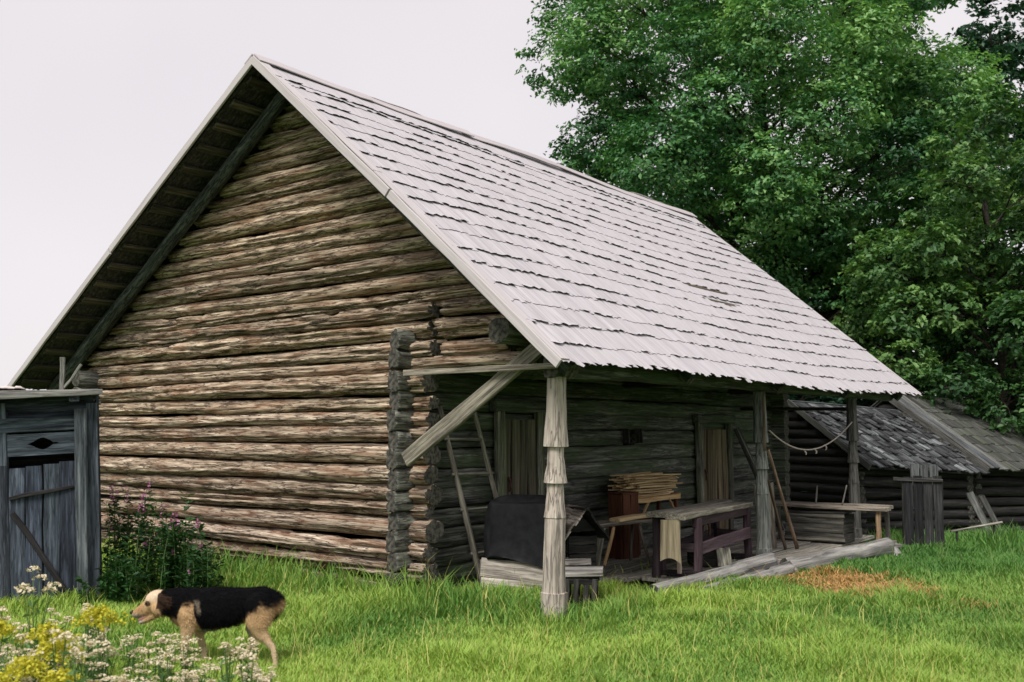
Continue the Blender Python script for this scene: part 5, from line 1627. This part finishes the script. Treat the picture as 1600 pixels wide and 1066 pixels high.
for k, (px, py, h, w, lab) in enumerate(((168, 945, 0.58, 0.17, 'large arching yellow flower spray nearest the dog\'s nose'), (88, 972, 0.56, 0.13, 'yellow flower spray in the middle of the left meadow patch'), (12, 965, 0.60, 0.11, 'yellow flower spray cut by the left picture edge'), (105, 996, 0.50, 0.16, 'wide yellow flower spray below the middle one'), (60, 1022, 0.48, 0.14, 'low yellow flower spray near the bottom left'), (115, 1040, 0.42, 0.14, 'bottommost yellow flower spray right of the corner'), (15, 1048, 0.46, 0.12, 'bottommost yellow flower spray in the left corner'))):
    lat, dep = at_px(px, py, h)
    v = W(lat, dep)
    o = thing('yellow_flower', lab, 'flower', (v.x, v.y, float(ground_z(v.x, v.y)) - 0.02), rn.uniform(0, 6.28), 'yellow flower sprays at lower left')
    mb = MB()
    hb = h - w * 0.45
    mb.tube([(0, 0, 0), (0.02, 0, hb * .5), (0, 0.01, hb), (0.01, 0, h)], [0.005, 0.005, 0.004, 0.002], 5)
    put('stem', mb.mesh(), M_STEM, o)
    nl = 40
    P = np.array([(math.cos(a) * 0.045, math.sin(a) * 0.045, hb * t) for a, t in ((rn.uniform(0, 6.28), rn.uniform(0.08, 1)) for _ in range(nl))])
    lv, lf = leaf_quads(P, np.array([(rn.gauss(0, .4), rn.gauss(0, .4), 1) for _ in range(nl)]), np.full(nl, 0.11), np.random.default_rng(k), 0.2, 0.08)
    put('leaves', np_mesh('leaves', lv, lf, np.tile([0.075, 0.17, 0.045], (len(lv), 1))), M_LEAF, o)
    V, F, C_ = plume_mesh(k + 5, w * 1.25, 32, (0.40, 0.38, 0.02), (0.62, 0.58, 0.07))
    put('flower_spray', np_mesh('flower_spray', V, F, C_), M_PETAL, o, Matrix.Translation((0, 0, hb)))

# ------------------------------------------------------------------ grass
def build_grass():
    rng = np.random.default_rng(99)
    n = 520000
    # density falls off with distance from the photographer
    u = rng.uniform(0, 1, n)
    d0, d1 = 4.6, 24.0
    dep = d0 * (d1 / d0) ** u
    lat = rng.uniform(-0.60, 0.60, n) * dep + rng.uniform(-0.4, 0.4, n)
    x = FH.x * dep + RT.x * lat; y = FH.y * dep + RT.y * lat
    ok = ~((x < -6.72) & (x > -12.75) & (y > 7.08) & (y < 16.0))
    floor_ = (x < -4.9) & (x > -6.8) & (y > 8.5 + 0.25 * rng.uniform(0, 1, n)) & (y < 14.6)
    floor2 = (x < -4.35) & (x > -4.95) & (y > 11.2) & (y < 13.9)
    ok &= ~(floor_ & (rng.uniform(0, 1, n) > 0.02)) & ~floor2
    x, y, dep, lat = x[ok], y[ok], dep[ok], lat[ok]
    n = len(x)
    # tufts
    tx = x + 0.03 * rng.normal(0, 1, n); ty = y + 0.03 * rng.normal(0, 1, n)
    tuft = fbm(tx * 3.1, ty * 3.1, 7, 3)
    big = fbm(tx * 0.7, ty * 0.7, 17, 2)
    h = 0.035 + 0.075 * tuft * rng.uniform(0.5, 1.4, n) + 0.05 * (big - 0.4)
    # taller along the barn foot, the platform and round the crate
    near_gable = np.exp(-((y - 6.85) / 0.35) ** 2) * (x > -12.5) * (x < -4.4)
    plat = np.exp(-((x + 4.75) / 0.32) ** 2) * (y > 6.8) * (y < 8.4)
    crate_ = np.exp(-(((x + 6.0) / 0.9) ** 2 + ((y - 7.5) / 0.4) ** 2))
    tall = np.maximum.reduce([near_gable * 0.85, plat * 0.4, crate_ * 0.2])
    pick = rng.uniform(0, 1, n)
    h = h * (0.75 + 0.9 * ss(0.45, 0.7, fbm(tx * 1.3, ty * 1.3, 27, 2)))
    h = h + tall * (0.06 + 0.24 * (pick > 0.82) * rng.uniform(0.3, 1.2, n))
    shedw = np.exp(-((dep - 16.4) / 0.7) ** 2) * (lat > 6.0)
    h = h + shedw * 0.25 * (pick > 0.7)
    stray = (pick > 0.9925)
    h = np.where(stray, h + rng.uniform(0.08, 0.2, n), h)
    h = h * (1 - 0.55 * np.exp(-(((x + 4.95) / 0.45) ** 2 + ((y - 6.75) / 0.45) ** 2)))
    h = np.clip(h, 0.03, 0.6)
    # dried patch of cut grass by the far edge log
    w_ = np.array([0.35, 0.94])
    ex = (x + 3.85) * 0.80 + (y - 10.55) * -0.60; ey = (x + 3.85) * 0.60 + (y - 10.55) * 0.80
    dry = ss(1.25, 0.35, np.hypot(ex / 1.5, ey / 0.75) + 1.1 * (tuft - 0.5))
    h = h * (1 - 0.45 * dry)
    z = ground_z(x, y)
    an = rng.uniform(0, 2 * math.pi, n)
    bend = rng.uniform(0.25, 0.9, n) * h * (1 + 1.2 * dry)
    bx, by = np.cos(an) * bend, np.sin(an) * bend
    wd = 0.0028 + 0.0009 * np.minimum(dep, 14) * 0.55
    wd = wd * rng.uniform(0.7, 1.3, n) * np.where(stray, 0.4, 0.85)
    a2 = an + math.pi / 2 + rng.normal(0, 0.5, n)
    sx, sy = np.cos(a2) * wd, np.sin(a2) * wd
    z0 = z - 0.012
    V = np.empty((n, 5, 3), np.float32)
    V[:, 0] = np.stack([x - sx, y - sy, z0], -1); V[:, 1] = np.stack([x + sx, y + sy, z0], -1)
    mx_, my_, mz_ = x + bx * 0.35, y + by * 0.35, z + h * 0.62
    V[:, 2] = np.stack([mx_ + sx * 0.8, my_ + sy * 0.8, mz_], -1); V[:, 3] = np.stack([mx_ - sx * 0.8, my_ - sy * 0.8, mz_], -1)
    V[:, 4] = np.stack([x + bx, y + by, z + h], -1)
    i = np.arange(n)[:, None] * 5
    F = np.concatenate([i + [[0, 1, 2]], i + [[0, 2, 3]], i + [[3, 2, 4]]], 1).reshape(-1, 3)
    g0 = np.array([0.115, 0.250, 0.045]); g1 = np.array([0.34, 0.49, 0.095]); g2 = np.array([0.48, 0.48, 0.15]); g_shade = np.array([0.036, 0.145, 0.036])
    t = np.clip(0.30 + 0.55 * rng.uniform(0, 1, n) + 0.9 * (big - 0.5) * 2.2 + 0.9 * (tuft - 0.5), 0, 1)[:, None]
    c = g0 * (1 - t) + g1 * t
    yel = (rng.uniform(0, 1, n) < 0.05 + 0.22 * np.clip(big - 0.45, 0, 1)) | stray
    c[yel] = g2 * rng.uniform(0.75, 1.15, (yel.sum(), 1))
    shade = np.clip(ss(9.5, 13.0, dep) * ss(0.5, 4.5, lat) + 0.45 * ss(2.0, 4.0, lat), 0, 1)[:, None]          # tree shade put into the blade colour, at right and towards the trees
    c = c * (1 - shade * 0.75) + (g_shade * (0.7 + 0.7 * t)) * shade * 0.75
    dr = (rng.uniform(0, 1, n) < dry * 0.92)
    c[dr] = np.array([0.50, 0.29, 0.12]) * rng.uniform(0.6, 1.35, (dr.sum(), 1))
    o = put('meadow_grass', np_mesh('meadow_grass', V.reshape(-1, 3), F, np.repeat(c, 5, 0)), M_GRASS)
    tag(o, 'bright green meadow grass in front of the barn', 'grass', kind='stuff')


build_grass()
